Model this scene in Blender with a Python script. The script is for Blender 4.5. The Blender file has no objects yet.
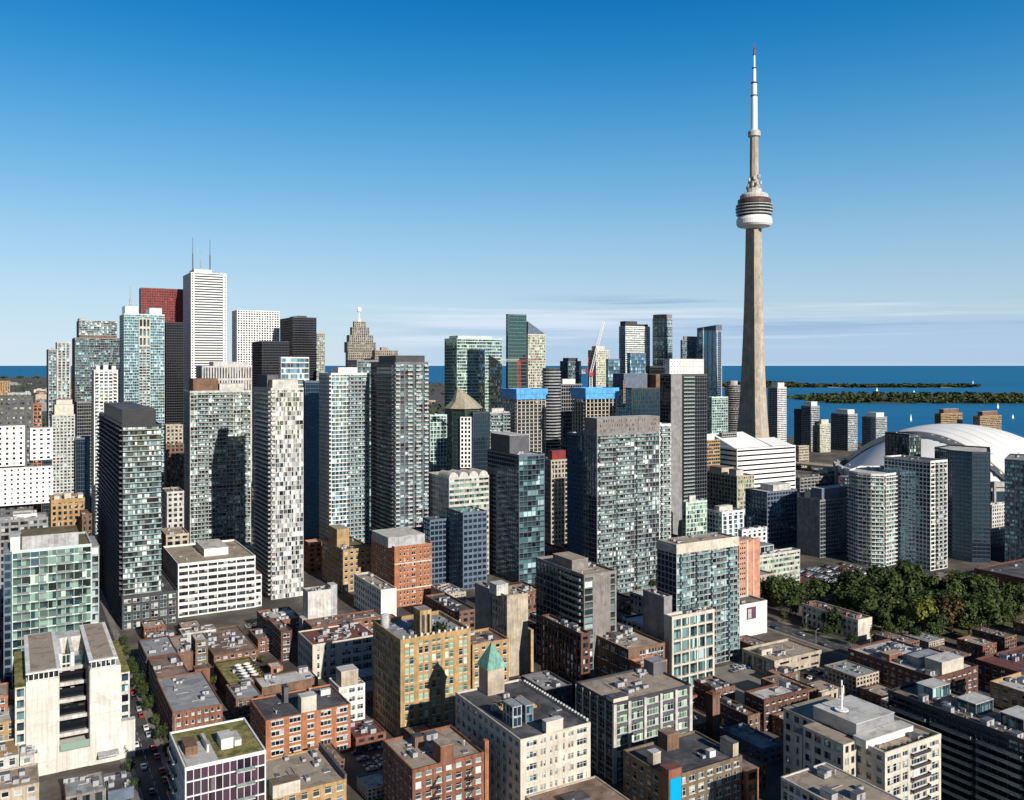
import bpy, math, random
from math import radians, sin, cos, pi, atan2, sqrt
random.seed(11)
SC = bpy.context.scene
COL = SC.collection
# ------------------------------------------------------------------ camera, sky, sun, exposure
EYE, F, HOR = 148.0, 870.0, 365.0          # eye height (m), focal length and horizon row of an 1024x800 frame
cd = bpy.data.cameras.new('camera'); cam = bpy.data.objects.new('camera', cd); COL.objects.link(cam)
cam.location = (0, 0, EYE); cam.rotation_euler = (radians(90), 0, 0)
cd.sensor_width = 36; cd.lens = 36 * F / 1024; cd.shift_y = -(400 - HOR) / 1024
cd.clip_start = 1; cd.clip_end = 200000
SC.camera = cam
SUN_EL, SUN_AZ = radians(24.5), radians(146)   # azimuth clockwise from the view axis (+Y)
sunv = (sin(SUN_AZ) * cos(SUN_EL), cos(SUN_AZ) * cos(SUN_EL), sin(SUN_EL))
sl = bpy.data.lights.new('sun', 'SUN'); sl.energy = 5.0; sl.angle = radians(0.53); sl.color = (1.0, 0.945, 0.86)
so = bpy.data.objects.new('sun', sl); COL.objects.link(so)
so.rotation_euler = (radians(90) - SUN_EL, 0, -SUN_AZ + pi)
SC.view_settings.view_transform = 'Standard'; SC.view_settings.look = 'None'
SC.view_settings.exposure = 0.22; SC.view_settings.gamma = 1.0
W = bpy.data.worlds.new('World'); SC.world = W; W.use_nodes = True
nt = W.node_tree; N = nt.nodes; Lk = nt.links; N.clear()
def nd(T, **kw):
    n = T.new(kw.pop('t'))
    for k, v in kw.items(): setattr(n, k, v)
    return n
def mth(nt, op, a, b=None, clamp=False):
    n = nt.nodes.new('ShaderNodeMath'); n.operation = op; n.use_clamp = clamp
    for i, v in enumerate((a, b)):
        if v is None: continue
        if isinstance(v, (int, float)): n.inputs[i].default_value = v
        else: nt.links.new(v, n.inputs[i])
    return n.outputs[0]
def maprange(nt, v, a, b, c=0., d=1., smooth=True):
    n = nt.nodes.new('ShaderNodeMapRange'); n.interpolation_type = 'SMOOTHSTEP' if smooth else 'LINEAR'
    nt.links.new(v, n.inputs[0])
    for i, x in enumerate((a, b, c, d)): n.inputs[i + 1].default_value = x
    return n.outputs[0]
def mixc(nt, f, a, b, mode='MIX'):
    n = nt.nodes.new('ShaderNodeMix'); n.data_type = 'RGBA'; n.blend_type = mode
    for i, v in ((0, f), (6, a), (7, b)):
        if isinstance(v, (int, float)): n.inputs[i].default_value = v
        elif isinstance(v, tuple): n.inputs[i].default_value = tuple(v[:3]) + (1,)
        else: nt.links.new(v, n.inputs[i])
    return n.outputs[2]
sky = N.new('ShaderNodeTexSky'); sky.sky_type = 'NISHITA'; sky.sun_disc = False
sky.sun_elevation = SUN_EL; sky.sun_rotation = SUN_AZ; sky.altitude = 300
sky.air_density = 1.0; sky.dust_density = 0.25; sky.ozone_density = 2.2
hs = N.new('ShaderNodeHueSaturation'); hs.inputs['Saturation'].default_value = 1.35; hs.inputs['Value'].default_value = .85; Lk.new(sky.outputs[0], hs.inputs['Color'])
tc = N.new('ShaderNodeTexCoord'); sx = N.new('ShaderNodeSeparateXYZ'); Lk.new(tc.outputs['Generated'], sx.inputs[0])
el = mth(nt, 'ARCSINE', sx.outputs[2]); az = mth(nt, 'ARCTAN2', sx.outputs[0], sx.outputs[1])
STR = 0.056
rp = N.new('ShaderNodeValToRGB'); e_ = rp.color_ramp.elements; rp.color_ramp.interpolation = 'B_SPLINE'
def lin(c): return tuple((v/255/12.92 if v <= 10 else ((v/255+.055)/1.055)**2.4) for v in c)
grad = [(-1, (214, 231, 241)), (2, (205, 228, 242)), (6, (178, 216, 242)), (11, (122, 189, 234)), (17, (52, 152, 216)), (23, (0, 118, 194)), (30, (0, 90, 162)), (40, (0, 80, 150))]
while len(e_) < len(grad): e_.new(.5)
for i, (g_, c_) in enumerate(grad): e_[i].position = (g_+1)/41; e_[i].color = lin(c_) + (1,)
Lk.new(maprange(nt, el, -pi/180, 40*pi/180, 0, 1, False), rp.inputs[0])
gs = N.new('ShaderNodeVectorMath'); gs.operation = 'SCALE'; Lk.new(rp.outputs[0], gs.inputs[0])
Lk.new(maprange(nt, az, -.6, .65, 0.90/STR, .77/STR), gs.inputs['Scale'])
msk = mth(nt, 'MULTIPLY', maprange(nt, mth(nt, 'ABSOLUTE', az), 50*pi/180, 95*pi/180, .92, 0), maprange(nt, el, 26*pi/180, 50*pi/180, 1, 0))
skc = mixc(nt, msk, hs.outputs[0], gs.outputs[0])   # the clear antisolar sky: deep blue above, milky at the horizon
def cloud(sa, se, off, lo, hi, e0, e1, e2, e3, a0, a1, col, amt, prev):
    cx = N.new('ShaderNodeCombineXYZ'); Lk.new(mth(nt, 'MULTIPLY', az, sa), cx.inputs[0]); Lk.new(mth(nt, 'MULTIPLY', el, se), cx.inputs[1]); cx.inputs[2].default_value = off
    nz = N.new('ShaderNodeTexNoise'); nz.inputs['Scale'].default_value = 1; nz.inputs['Detail'].default_value = 6; nz.inputs['Roughness'].default_value = .55
    Lk.new(cx.outputs[0], nz.inputs[0])
    m = maprange(nt, nz.outputs[0], lo, hi)
    m = mth(nt, 'MULTIPLY', m, maprange(nt, el, e0, e1)); m = mth(nt, 'MULTIPLY', m, maprange(nt, el, e2, e3, 1, 0))
    m = mth(nt, 'MULTIPLY', m, maprange(nt, az, a0, a1)); m = mth(nt, 'MULTIPLY', m, amt)
    return mixc(nt, m, prev, col)
D = pi / 180
skc = cloud(1.5, 18, 3.1, .1, .3, -.2*D, .2*D, 2.4*D, 3.3*D, -14*D, 2*D, (6.4, 9.0, 12.2), .8, skc)      # grey-blue bank along the horizon
skc = cloud(3.0, 90, 7.7, .5, .66, 1.6*D, 2.4*D, 4.2*D, 4.9*D, -2*D, 10*D, (4.6, 6.8, 10.2), .75, skc)     # darker streaks
skc = cloud(2.2, 70, 1.4, .47, .68, .9*D, 1.7*D, 3.6*D, 4.4*D, -14*D, -4*D, (12.6, 13.6, 15.2), .6, skc)   # pale wisps
bg = N.new('ShaderNodeBackground'); bg.inputs[1].default_value = STR; Lk.new(skc, bg.inputs[0])
wo = N.new('ShaderNodeOutputWorld'); Lk.new(bg.outputs[0], wo.inputs[0])

# ------------------------------------------------------------------ helpers
HAZE = 0
TH = radians(30)                              # the street grid is turned 30 degrees to the view axis
VX, VY = cos(TH), sin(TH)
def at(px, d, z=0.0): return ((px - 512) / F * d, d, z)
def gnd(px, py): return at(px, EYE * F / (py - HOR))[:2]
def hz(py, d): return EYE - (py - HOR) * d / F
class MB:
    def __init__(s): s.v = []; s.f = []; s.m = []; s.uv = []
    def poly(s, pts, m=0, uv=None):
        i = len(s.v); s.v += [tuple(p) for p in pts]; s.f.append(tuple(range(i, i + len(pts)))); s.m.append(m)
        s.uv.append(uv or [(0, 0)] * len(pts))
    def ob(s, P, e, n, s0, s1, t0, t1, z0, z1, m=0, skip=''):
        c = lambda a, t, z: (P[0] + e[0]*a + n[0]*t, P[1] + e[1]*a + n[1]*t, z)
        A, B, C_, D_ = c(s0, t1, z0), c(s1, t1, z0), c(s1, t1, z1), c(s0, t1, z1)
        E, G, H, I = c(s0, t0, z0), c(s1, t0, z0), c(s1, t0, z1), c(s0, t0, z1)
        s.poly([A, B, C_, D_], m)
        if 'k' not in skip: s.poly([G, E, I, H], m)
        s.poly([E, A, D_, I], m); s.poly([B, G, H, C_], m); s.poly([D_, C_, H, I], m)
        if 'b' not in skip: s.poly([E, G, B, A], m)
    def box(s, x0, x1, y0, y1, z0, z1, m=0): s.ob((0, 0), (1, 0), (0, -1), x0, x1, -y1, -y0, z0, z1, m)
    def prism(s, pts, z0, z1, m=0, mt=None, bot=False):
        n = len(pts)
        for i in range(n):
            a, b = pts[i], pts[(i + 1) % n]
            s.poly([(a[0], a[1], z0), (b[0], b[1], z0), (b[0], b[1], z1), (a[0], a[1], z1)], m)
        s.poly([(p[0], p[1], z1) for p in pts], m if mt is None else mt)
        if bot: s.poly([(p[0], p[1], z0) for p in reversed(pts)], m)
    def lathe(s, prof, n=24, cx=0, cy=0, m=0, a0=0., a1=2*pi, ms=None):
        for k in range(len(prof) - 1):
            (r0, z0), (r1, z1) = prof[k], prof[k + 1]
            for i in range(n):
                p, q = a0 + (a1-a0)*i/n, a0 + (a1-a0)*(i+1)/n
                pts = [(cx+r0*cos(p), cy+r0*sin(p), z0), (cx+r0*cos(q), cy+r0*sin(q), z0), (cx+r1*cos(q), cy+r1*sin(q), z1), (cx+r1*cos(p), cy+r1*sin(p), z1)]
                if r0 < 1e-6: pts = [pts[0], pts[2], pts[3]]
                elif r1 < 1e-6: pts = pts[:3]
                s.poly(pts, ms[k] if ms else m)
    def bar(s, p, q, w, m=0):
        px_, py_, pz_ = p; qx, qy, qz = q
        dx, dy, dz = qx-px_, qy-py_, qz-pz_; l = sqrt(dx*dx+dy*dy+dz*dz) or 1; dx, dy, dz = dx/l, dy/l, dz/l
        ux, uy, uz = (0, 0, 1) if abs(dz) < .9 else (1, 0, 0)
        ax, ay, az_ = dy*uz-dz*uy, dz*ux-dx*uz, dx*uy-dy*ux; l = sqrt(ax*ax+ay*ay+az_*az_); ax, ay, az_ = ax/l*w/2, ay/l*w/2, az_/l*w/2
        bx, by, bz = (dy*az_-dz*ay), (dz*ax-dx*az_), (dx*ay-dy*ax)
        r = []
        for P in (p, q): r.append([(P[0]+i*ax+j*bx, P[1]+i*ay+j*by, P[2]+i*az_+j*bz) for i, j in ((-1,-1),(1,-1),(1,1),(-1,1))])
        for i in range(4): j = (i+1) % 4; s.poly([r[0][i], r[0][j], r[1][j], r[1][i]], m)
        s.poly(r[0][::-1], m); s.poly(r[1], m)
    def mesh(s, name, mats):
        me = bpy.data.meshes.new(name); me.from_pydata(s.v, [], s.f); me.polygons.foreach_set('material_index', s.m)
        u = me.uv_layers.new(name='UVMap'); fl = []
        for q in s.uv:
            for c in q: fl += [c[0], c[1]]
        u.data.foreach_set('uv', fl)
        for m in (mats if isinstance(mats, (list, tuple)) else [mats]): me.materials.append(m)
        me.update(); return me
    def build(s, name, mats, parent=None, loc=(0, 0, 0), rz=0): return link(name, s.mesh(name, mats), parent, loc, rz)
def link(name, me, parent=None, loc=(0, 0, 0), rz=0):
    o = bpy.data.objects.new(name, me); COL.objects.link(o); o.location = loc; o.rotation_euler = (0, 0, rz)
    if parent: o.parent = parent
    return o
def tag(o, label=None, cat=None, group=None, kind=None):
    for k, v in (('label', label), ('category', cat), ('group', group), ('kind', kind)):
        if v: o[k] = v
    return o
def empty(name, loc, rz=0, *tg, **kw):
    o = bpy.data.objects.new(name, None); COL.objects.link(o); o.location = loc; o.rotation_euler = (0, 0, rz); o.empty_display_size = 2
    return tag(o, *tg, **kw)
CH = {}
def copy_tree(o, parent=None):
    c = o.copy(); COL.objects.link(c); c.parent = parent
    for ch in (CH.get(o.name) or CH.setdefault(o.name, list(o.children))): copy_tree(ch, c)
    return c
def structure(name, mb, mats): return tag(mb.build(name, mats), kind='structure')

# ------------------------------------------------------------------ materials
MATS = {}
def pmat(name, rough=.85, metal=0., spec=.35):
    m = bpy.data.materials.new(name); m.use_nodes = True; b = m.node_tree.nodes['Principled BSDF']
    b.inputs['Roughness'].default_value = rough; b.inputs['Metallic'].default_value = metal; b.inputs['Specular IOR Level'].default_value = spec
    return m, m.node_tree, b
def surf(name, c, var=.24, scale=.25, rough=.85, metal=0., c2=None, fine=3., spec=.35, streak=0.):
    """plain matter: two octaves of blotches plus a fine grain, optional rain streaks"""
    m, t, b = pmat(name, rough, metal, spec); L = t.links
    co = t.nodes.new('ShaderNodeTexCoord'); oi = t.nodes.new('ShaderNodeObjectInfo')
    ad = t.nodes.new('ShaderNodeVectorMath'); ad.operation = 'ADD'; L.new(co.outputs['Object'], ad.inputs[0])
    cb = t.nodes.new('ShaderNodeCombineXYZ'); L.new(mth(t, 'MULTIPLY', oi.outputs['Random'], 37.), cb.inputs[0]); L.new(cb.outputs[0], ad.inputs[1])
    n1 = t.nodes.new('ShaderNodeTexNoise'); n1.inputs['Scale'].default_value = scale; n1.inputs['Detail'].default_value = 5; n1.inputs['Roughness'].default_value = .65; L.new(ad.outputs[0], n1.inputs[0])
    n2 = t.nodes.new('ShaderNodeTexNoise'); n2.inputs['Scale'].default_value = fine; n2.inputs['Detail'].default_value = 2; L.new(ad.outputs[0], n2.inputs[0])
    f = maprange(t, n1.outputs[0], .3, .7, 1 - var, 1 + var * .7); g = maprange(t, n2.outputs[0], .3, .7, 1 - var * .5, 1 + var * .4)
    k = mth(t, 'MULTIPLY', f, g)
    if streak:
        mp = t.nodes.new('ShaderNodeMapping'); mp.inputs['Scale'].default_value = (1.3, 1.3, .06); L.new(ad.outputs[0], mp.inputs[0])
        n3 = t.nodes.new('ShaderNodeTexNoise'); n3.inputs['Scale'].default_value = 1; n3.inputs['Detail'].default_value = 3; L.new(mp.outputs[0], n3.inputs[0])
        k = mth(t, 'MULTIPLY', k, maprange(t, n3.outputs[0], .42, .7, 1, 1 - streak*1.7))
    if name.startswith('r_'):        # flat roofs: seams of the membrane strips, ponding marks
        so = t.nodes.new('ShaderNodeSeparateXYZ'); L.new(co.outputs['Object'], so.inputs[0])
        k = mth(t, 'MULTIPLY', k, maprange(t, mth(t, 'FRACT', mth(t, 'MULTIPLY', so.outputs[1], .31)), .0, .09, .72, 1))
        n4 = t.nodes.new('ShaderNodeTexNoise'); n4.inputs['Scale'].default_value = .19; n4.inputs['Detail'].default_value = 4; n4.inputs['Distortion'].default_value = .8; L.new(ad.outputs[0], n4.inputs[0])
        k = mth(t, 'MULTIPLY', k, maprange(t, n4.outputs[0], .56, .60, 1, .72)); k = mth(t, 'MULTIPLY', k, maprange(t, n4.outputs[0], .36, .40, 1.25, 1))
    if streak:                       # masonry: repaired patches
        vo = t.nodes.new('ShaderNodeTexVoronoi'); vo.inputs['Scale'].default_value = .22; L.new(ad.outputs[0], vo.inputs['Vector']); vs_ = t.nodes.new('ShaderNodeSeparateColor'); L.new(vo.outputs['Color'], vs_.inputs[0])
        k = mth(t, 'MULTIPLY', k, maprange(t, vs_.outputs[0], 0, 1, .86, 1.1, False))
    col = c
    if c2: col = mixc(t, maprange(t, n1.outputs[0], .42, .6), tuple(c), tuple(c2))
    vm = t.nodes.new('ShaderNodeVectorMath'); vm.operation = 'SCALE'
    if isinstance(col, (tuple, list)): vm.inputs[0].default_value = col
    else: L.new(col, vm.inputs[0])
    L.new(k, vm.inputs['Scale']); L.new(vm.outputs[0], b.inputs['Base Color'])
    MATS[name] = m; return m
def glass(name, stops, rough=.06, blinds=.0, bcol=(.5, .5, .46), refl=0., tilt=.03, spec=.6, clus=.45, rc=(.22, .36, .42), band=0., run=.29):
    """window panes: one random tone per pane (curtains, tints), drawn blinds, slightly uneven panes"""
    m, t, b = pmat(name, rough, 0, spec); L = t.links
    uv = t.nodes.new('ShaderNodeUVMap'); sp = t.nodes.new('ShaderNodeSeparateXYZ'); L.new(uv.outputs[0], sp.inputs[0])
    oi = t.nodes.new('ShaderNodeObjectInfo'); cb = t.nodes.new('ShaderNodeCombineXYZ')
    L.new(mth(t, 'FLOOR', sp.outputs[0]), cb.inputs[0]); L.new(mth(t, 'FLOOR', sp.outputs[1]), cb.inputs[1]); L.new(mth(t, 'MULTIPLY', oi.outputs['Random'], 91.7), cb.inputs[2])
    wn = t.nodes.new('ShaderNodeTexWhiteNoise'); wn.noise_dimensions = '3D'; L.new(cb.outputs[0], wn.inputs[0])
    cb2 = t.nodes.new('ShaderNodeCombineXYZ'); L.new(mth(t, 'FLOOR', mth(t, 'MULTIPLY', sp.outputs[0], run)), cb2.inputs[0]); L.new(mth(t, 'FLOOR', sp.outputs[1]), cb2.inputs[1]); L.new(mth(t, 'MULTIPLY', oi.outputs['Random'], 51.3), cb2.inputs[2])
    wn2 = t.nodes.new('ShaderNodeTexWhiteNoise'); wn2.noise_dimensions = '3D'; L.new(cb2.outputs[0], wn2.inputs[0])
    tone = mth(t, 'ADD', mth(t, 'MULTIPLY', wn.outputs['Value'], 1-clus), mth(t, 'MULTIPLY', wn2.outputs['Value'], clus))
    rp = t.nodes.new('ShaderNodeValToRGB'); rp.color_ramp.interpolation = 'CONSTANT'; e = rp.color_ramp.elements
    while len(e) < len(stops): e.new(.5)
    for i, (p, c) in enumerate(stops): e[i].position = p; e[i].color = tuple(c) + (1,)
    L.new(tone, rp.inputs[0]); col = rp.outputs[0]
    sc = t.nodes.new('ShaderNodeSeparateColor'); L.new(wn.outputs['Color'], sc.inputs[0])
    vs = t.nodes.new('ShaderNodeVectorMath'); vs.operation = 'SCALE'; L.new(col, vs.inputs[0]); L.new(maprange(t, sc.outputs[0], 0, 1, .65, 1.35, False), vs.inputs['Scale']); col = vs.outputs[0]
    if blinds:
        fy = mth(t, 'FRACT', sp.outputs[1])
        hit = mth(t, 'GREATER_THAN', fy, maprange(t, sc.outputs[1], 0, blinds, 0, 1, False))
        hit = mth(t, 'MULTIPLY', hit, mth(t, 'LESS_THAN', sc.outputs[1], blinds))
        col = mixc(t, mth(t, 'MULTIPLY', hit, .85), col, bcol)
    if refl:
        mk = mth(t, 'GREATER_THAN', sc.outputs[2], 1-refl); col = mixc(t, mk, col, rc); L.new(mth(t, 'MULTIPLY', mk, .9), b.inputs['Metallic'])
    if band:                         # transom strip of each storey: dark openings and painted balcony shade, random length
        hit = mth(t, 'MULTIPLY', mth(t, 'GREATER_THAN', mth(t, 'FRACT', sp.outputs[1]), .66), mth(t, 'LESS_THAN', wn2.outputs['Value'], .8))
        col = mixc(t, mth(t, 'MULTIPLY', hit, band), col, (.015, .02, .025))
    L.new(col, b.inputs['Base Color'])
    g = t.nodes.new('ShaderNodeNewGeometry'); s1 = t.nodes.new('ShaderNodeVectorMath'); s1.operation = 'SUBTRACT'; L.new(wn.outputs['Color'], s1.inputs[0]); s1.inputs[1].default_value = (.5, .5, .5)
    s2 = t.nodes.new('ShaderNodeVectorMath'); s2.operation = 'SCALE'; L.new(s1.outputs[0], s2.inputs[0]); s2.inputs['Scale'].default_value = tilt
    s3 = t.nodes.new('ShaderNodeVectorMath'); s3.operation = 'ADD'; L.new(g.outputs['Normal'], s3.inputs[0]); L.new(s2.outputs[0], s3.inputs[1])
    s4 = t.nodes.new('ShaderNodeVectorMath'); s4.operation = 'NORMALIZE'; L.new(s3.outputs[0], s4.inputs[0]); L.new(s4.outputs[0], b.inputs['Normal'])
    MATS[name] = m; return m
M = MATS
surf('white', (.74, .72, .68), var=.1, streak=.07); surf('offwhite', (.55, .53, .49), streak=.15); surf('cream', (.60, .54, .45), var=.14, streak=.1)
surf('beige', (.46, .39, .30), streak=.15); surf('tan', (.44, .30, .15), streak=.2); surf('tanbrick', (.19, .14, .095), streak=.2); surf('ochre', (.42, .27, .125), streak=.15)
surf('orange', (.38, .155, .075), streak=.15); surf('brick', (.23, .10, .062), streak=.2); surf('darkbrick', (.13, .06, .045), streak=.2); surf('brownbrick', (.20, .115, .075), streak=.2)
surf('grey', (.26, .25, .25), streak=.15); surf('warmgrey', (.24, .215, .20), streak=.15); surf('lightgrey', (.42, .42, .42), streak=.15); surf('darkgrey', (.10, .10, .11)); surf('black', (.022, .022, .027), rough=.5)
surf('charcoal', (.05, .05, .058), rough=.6); surf('salmon', (.55, .26, .17), streak=.1); surf('redgranite', (.22, .035, .035), rough=.4); surf('stone', (.36, .31, .25), streak=.2)
surf('bluegrey', (.12, .15, .20)); surf('slategrey', (.16, .16, .18), streak=.1); surf('metal', (.45, .46, .48), rough=.4, metal=.6); surf('frost', (.55, .66, .62), rough=.3); surf('purple', (.12, .06, .10), rough=.35)
surf('palestone', (.66, .625, .565), var=.08, streak=.12); surf('concrete', (.44, .375, .30), var=.16, scale=.06, streak=.2); surf('cleanwhite', (.82, .81, .79), var=.05); surf('framewhite', (.75, .75, .73), var=.08)
surf('r_tan', (.41, .33, .255), var=.22, scale=.12, c2=(.32, .26, .20)); surf('r_dark', (.075, .072, .078), var=.3, scale=.1, c2=(.11, .105, .11)); surf('r_grey', (.33, .335, .34), var=.2, scale=.12, c2=(.24, .245, .25))
surf('r_brown', (.19, .13, .10), var=.25, scale=.12, c2=(.25, .18, .14)); surf('r_red', (.16, .06, .05), var=.25, scale=.1); surf('r_green', (.20, .20, .045), var=.45, scale=.35, c2=(.24, .20, .08), fine=1.2); surf('r_olive', (.17, .135, .07), var=.3, scale=.2)
surf('r_light', (.52, .50, .47), var=.15, scale=.12); surf('copper', (.18, .38, .31), var=.2, scale=.4, streak=.2); surf('slate', (.33, .30, .22), var=.25, scale=.5)
surf('asphalt', (.055, .054, .056), var=.25, scale=.08, c2=(.075, .07, .068)); surf('ground', (.085, .075, .065), var=.35, scale=.03, c2=(.13, .11, .09)); surf('walk', (.22, .20, .175), var=.2, scale=.2)
surf('lawn', (.075, .09, .028), var=.35, scale=.15, c2=(.11, .10, .045)); surf('paint', (.7, .7, .68)); surf('bark', (.07, .05, .035)); surf('deckwood', (.36, .22, .11), var=.3, scale=.8)
surf('railglass', (.20, .24, .235), rough=.25, var=.25, scale=.4); surf('bluewrap', (.10, .36, .70), rough=.5); surf('bluesign', (.0, .34, .66), rough=.4, var=.05); surf('redpaint', (.55, .05, .04), rough=.5); surf('dome', (.80, .79, .77), var=.06, scale=.03); surf('domeseam', (.60, .56, .50), var=.1)
surf('sand', (.5, .42, .3)); surf('mechgrey', (.38, .38, .39), rough=.5); surf('mechdark', (.12, .12, .13), rough=.5); surf('umbrella', (.8, .78, .72)); surf('rubber', (.02, .02, .02)); surf('podring', (.42, .41, .41), rough=.4); surf('podbrown', (.09, .055, .05), rough=.5)
dk = (.008, .011, .016)
glass('g_teal', [(0, dk), (.25, (.04, .07, .075)), (.42, (.08, .16, .17)), (.6, (.16, .28, .29)), (.76, (.34, .47, .47))], refl=.25, clus=.6, run=.22, band=.75)
glass('g_pale', [(0, (.015, .02, .025)), (.3, (.06, .085, .085)), (.42, (.16, .25, .255)), (.58, (.29, .40, .40)), (.72, (.52, .61, .59))], refl=.2, clus=.6, run=.2, band=.8)
glass('g_green', [(0, (.02, .03, .028)), (.3, (.06, .10, .085)), (.45, (.13, .20, .17)), (.65, (.21, .30, .25)), (.85, (.38, .46, .40))], refl=.25, clus=.55, run=.25, band=.6)
glass('g_emerald', [(0, (.02, .05, .04)), (.4, (.05, .11, .08)), (.8, (.10, .18, .13))], refl=1.1, rc=(.11, .23, .19))
glass('g_cyan', [(0, (.03, .07, .10)), (.3, (.08, .17, .22)), (.5, (.17, .31, .38)), (.75, (.38, .50, .53))], refl=.4, clus=.55, run=.2, rc=(.2, .4, .5), band=.5)
glass('g_blue', [(0, (.01, .03, .05)), (.5, (.02, .06, .10)), (.85, (.05, .11, .16))], refl=1.1, rc=(.10, .21, .31))
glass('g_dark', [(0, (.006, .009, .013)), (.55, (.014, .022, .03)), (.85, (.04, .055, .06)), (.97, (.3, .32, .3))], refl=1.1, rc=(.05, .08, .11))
glass('g_black', [(0, (.006, .006, .009)), (.7, (.012, .012, .018))], refl=1.1, rc=(.028, .034, .045))
glass('g_check', [(0, (.01, .014, .018)), (.18, (.10, .11, .11)), (.34, (.32, .33, .32)), (.6, (.52, .52, .48)), (.85, (.68, .67, .62))], refl=.1)
glass('g_room', [(0, (.012, .016, .02)), (.4, (.05, .06, .065)), (.65, (.14, .17, .17)), (.88, (.4, .43, .40))], blinds=.4, refl=.25)
glass('g_roomdark', [(0, (.008, .01, .014)), (.6, (.03, .035, .04)), (.9, (.12, .13, .13))], blinds=.22, refl=.2)
glass('g_green2', [(0, (.02, .03, .03)), (.25, (.10, .15, .11)), (.5, (.24, .34, .24)), (.8, (.42, .52, .38))], blinds=.2, refl=.1)
glass('g_purple', [(0, (.03, .02, .035)), (.3, (.07, .038, .06)), (.7, (.05, .032, .045)), (.88, (.12, .10, .12))], refl=.15, rc=(.15, .10, .14))
glass('g_red', [(0, (.07, .012, .012)), (.5, (.13, .022, .018)), (.85, (.22, .05, .04))], refl=.12, rc=(.3, .06, .05))

# ------------------------------------------------------------------ facades and buildings
def ST(fl=3.1, bay=3.2, pw=.3, sh=.6, pd=.25, glass='g_teal', sub=2, cols=None, blank=False, base=0., wall=None): return dict(fl=fl, bay=bay, pw=pw, sh=sh, pd=pd, glass=glass, sub=sub, cols=cols, blank=blank, base=base, wall=wall)
BL = ST(blank=True)
PLACED = []
WCACHE = {}
def window_mesh(w, h, gl, sub, frame):
    k = (round(w, 2), round(h, 2), gl, sub, frame)
    if k in WCACHE: return WCACHE[k]
    b = MB(); P, e, n = (0, 0), (1, 0), (0, -1)
    nv = 2 if h > 1.9 else 1
    b.poly([(0, -.03, 0), (w, -.03, 0), (w, -.03, h), (0, -.03, h)], 1, [(0, 0), (sub, 0), (sub, 1), (0, 1)])
    f = .09
    b.ob(P, e, n, 0, f, 0, .1, 0, h, 0, 'k'); b.ob(P, e, n, w-f, w, 0, .1, 0, h, 0, 'k')
    b.ob(P, e, n, f, w-f, 0, .097, 0, f, 0, 'k'); b.ob(P, e, n, f, w-f, 0, .097, h-f, h, 0, 'k')
    for i in range(1, sub): b.ob(P, e, n, w*i/sub-.045, w*i/sub+.045, 0, .093, f, h-f, 0, 'k')
    if nv > 1: b.ob(P, e, n, f, w-f, 0, .088, h*.62, h*.62+.08, 0, 'k')
    b.ob(P, e, n, -.08, w+.08, .1, .42, -.12, -.003, 0)          # sill
    me = b.mesh('window', [M[frame], M[gl]]); WCACHE[k] = me; return me
def facade(wb, gb, P, Q, z0, z1, st, wins=None, ext=True, gi=0):
    """wb wall lattice, gb glazing; P->Q is the glass line, outside is e x z"""
    L = sqrt((Q[0]-P[0])**2 + (Q[1]-P[1])**2)
    if L < .3: return
    e = ((Q[0]-P[0])/L, (Q[1]-P[1])/L); n = (e[1], -e[0]); pd = st['pd']; x0 = pd if ext else 0.
    if st['blank']:
        wb.ob(P, e, n, -x0, L+x0, -.1, pd, z0, z1, 0, 'b'); return
    zb = z0 + st['base']
    nf = max(1, round((z1 - zb) / st['fl'])); fh = (z1 - zb) / nf; sh, pw = st['sh'], st['pw']
    if st['cols']: ops = [(a*L, b*L) for a, b in st['cols']]
    else:
        nb = max(1, round(L / st['bay'])); bw = L / nb; ops = [(i*bw + pw/2, (i+1)*bw - pw/2) for i in range(nb)]
    if st['base']: wb.ob(P, e, n, -x0, L+x0, -.1, pd+.004, z0, zb, 0, 'b')
    prev = -x0
    for a, b in ops + [(L + x0, None)]:
        if a - prev > .01: wb.ob(P, e, n, prev, a, -.08, pd, zb, z1, 0, 'kb')
        prev = b
    hs2 = sh / 2
    for j in range(nf + 1):
        za, zc = (zb + j*fh - hs2, zb + j*fh + hs2)
        za = max(za, zb); zc = min(zc, z1)
        if zc - za > .01: wb.ob(P, e, n, 0.001, L-.001, -.07, pd - .03, za, zc, 0, 'k')
    if wins is None:
        c = lambda a, z: (P[0] + e[0]*a, P[1] + e[1]*a, z)
        if st['cols']: tot = len(ops) * st['sub']
        else: tot = len(ops) * st['sub']
        gb.poly([c(0, zb), c(L, zb), c(L, z1), c(0, z1)], gi, [(0, 0), (tot, 0), (tot, nf), (0, nf)])
    else:
        ang = atan2(e[1], e[0])
        gb.poly([(P[0]-n[0]*.02, P[1]-n[1]*.02, zb), (Q[0]-n[0]*.02, Q[1]-n[1]*.02, zb), (Q[0]-n[0]*.02, Q[1]-n[1]*.02, z1), (P[0]-n[0]*.02, P[1]-n[1]*.02, z1)], gi, [(0, 0)]*4)
        for j in range(nf - 1, -1, -1):
            for a, b in ops:
                w = b - a; hh = fh - sh
                sub = max(1, round(w / 1.5))
                wins.append((P[0] + e[0]*a, P[1] + e[1]*a, zb + j*fh + hs2, ang, w, hh, st['glass'], sub))
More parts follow.
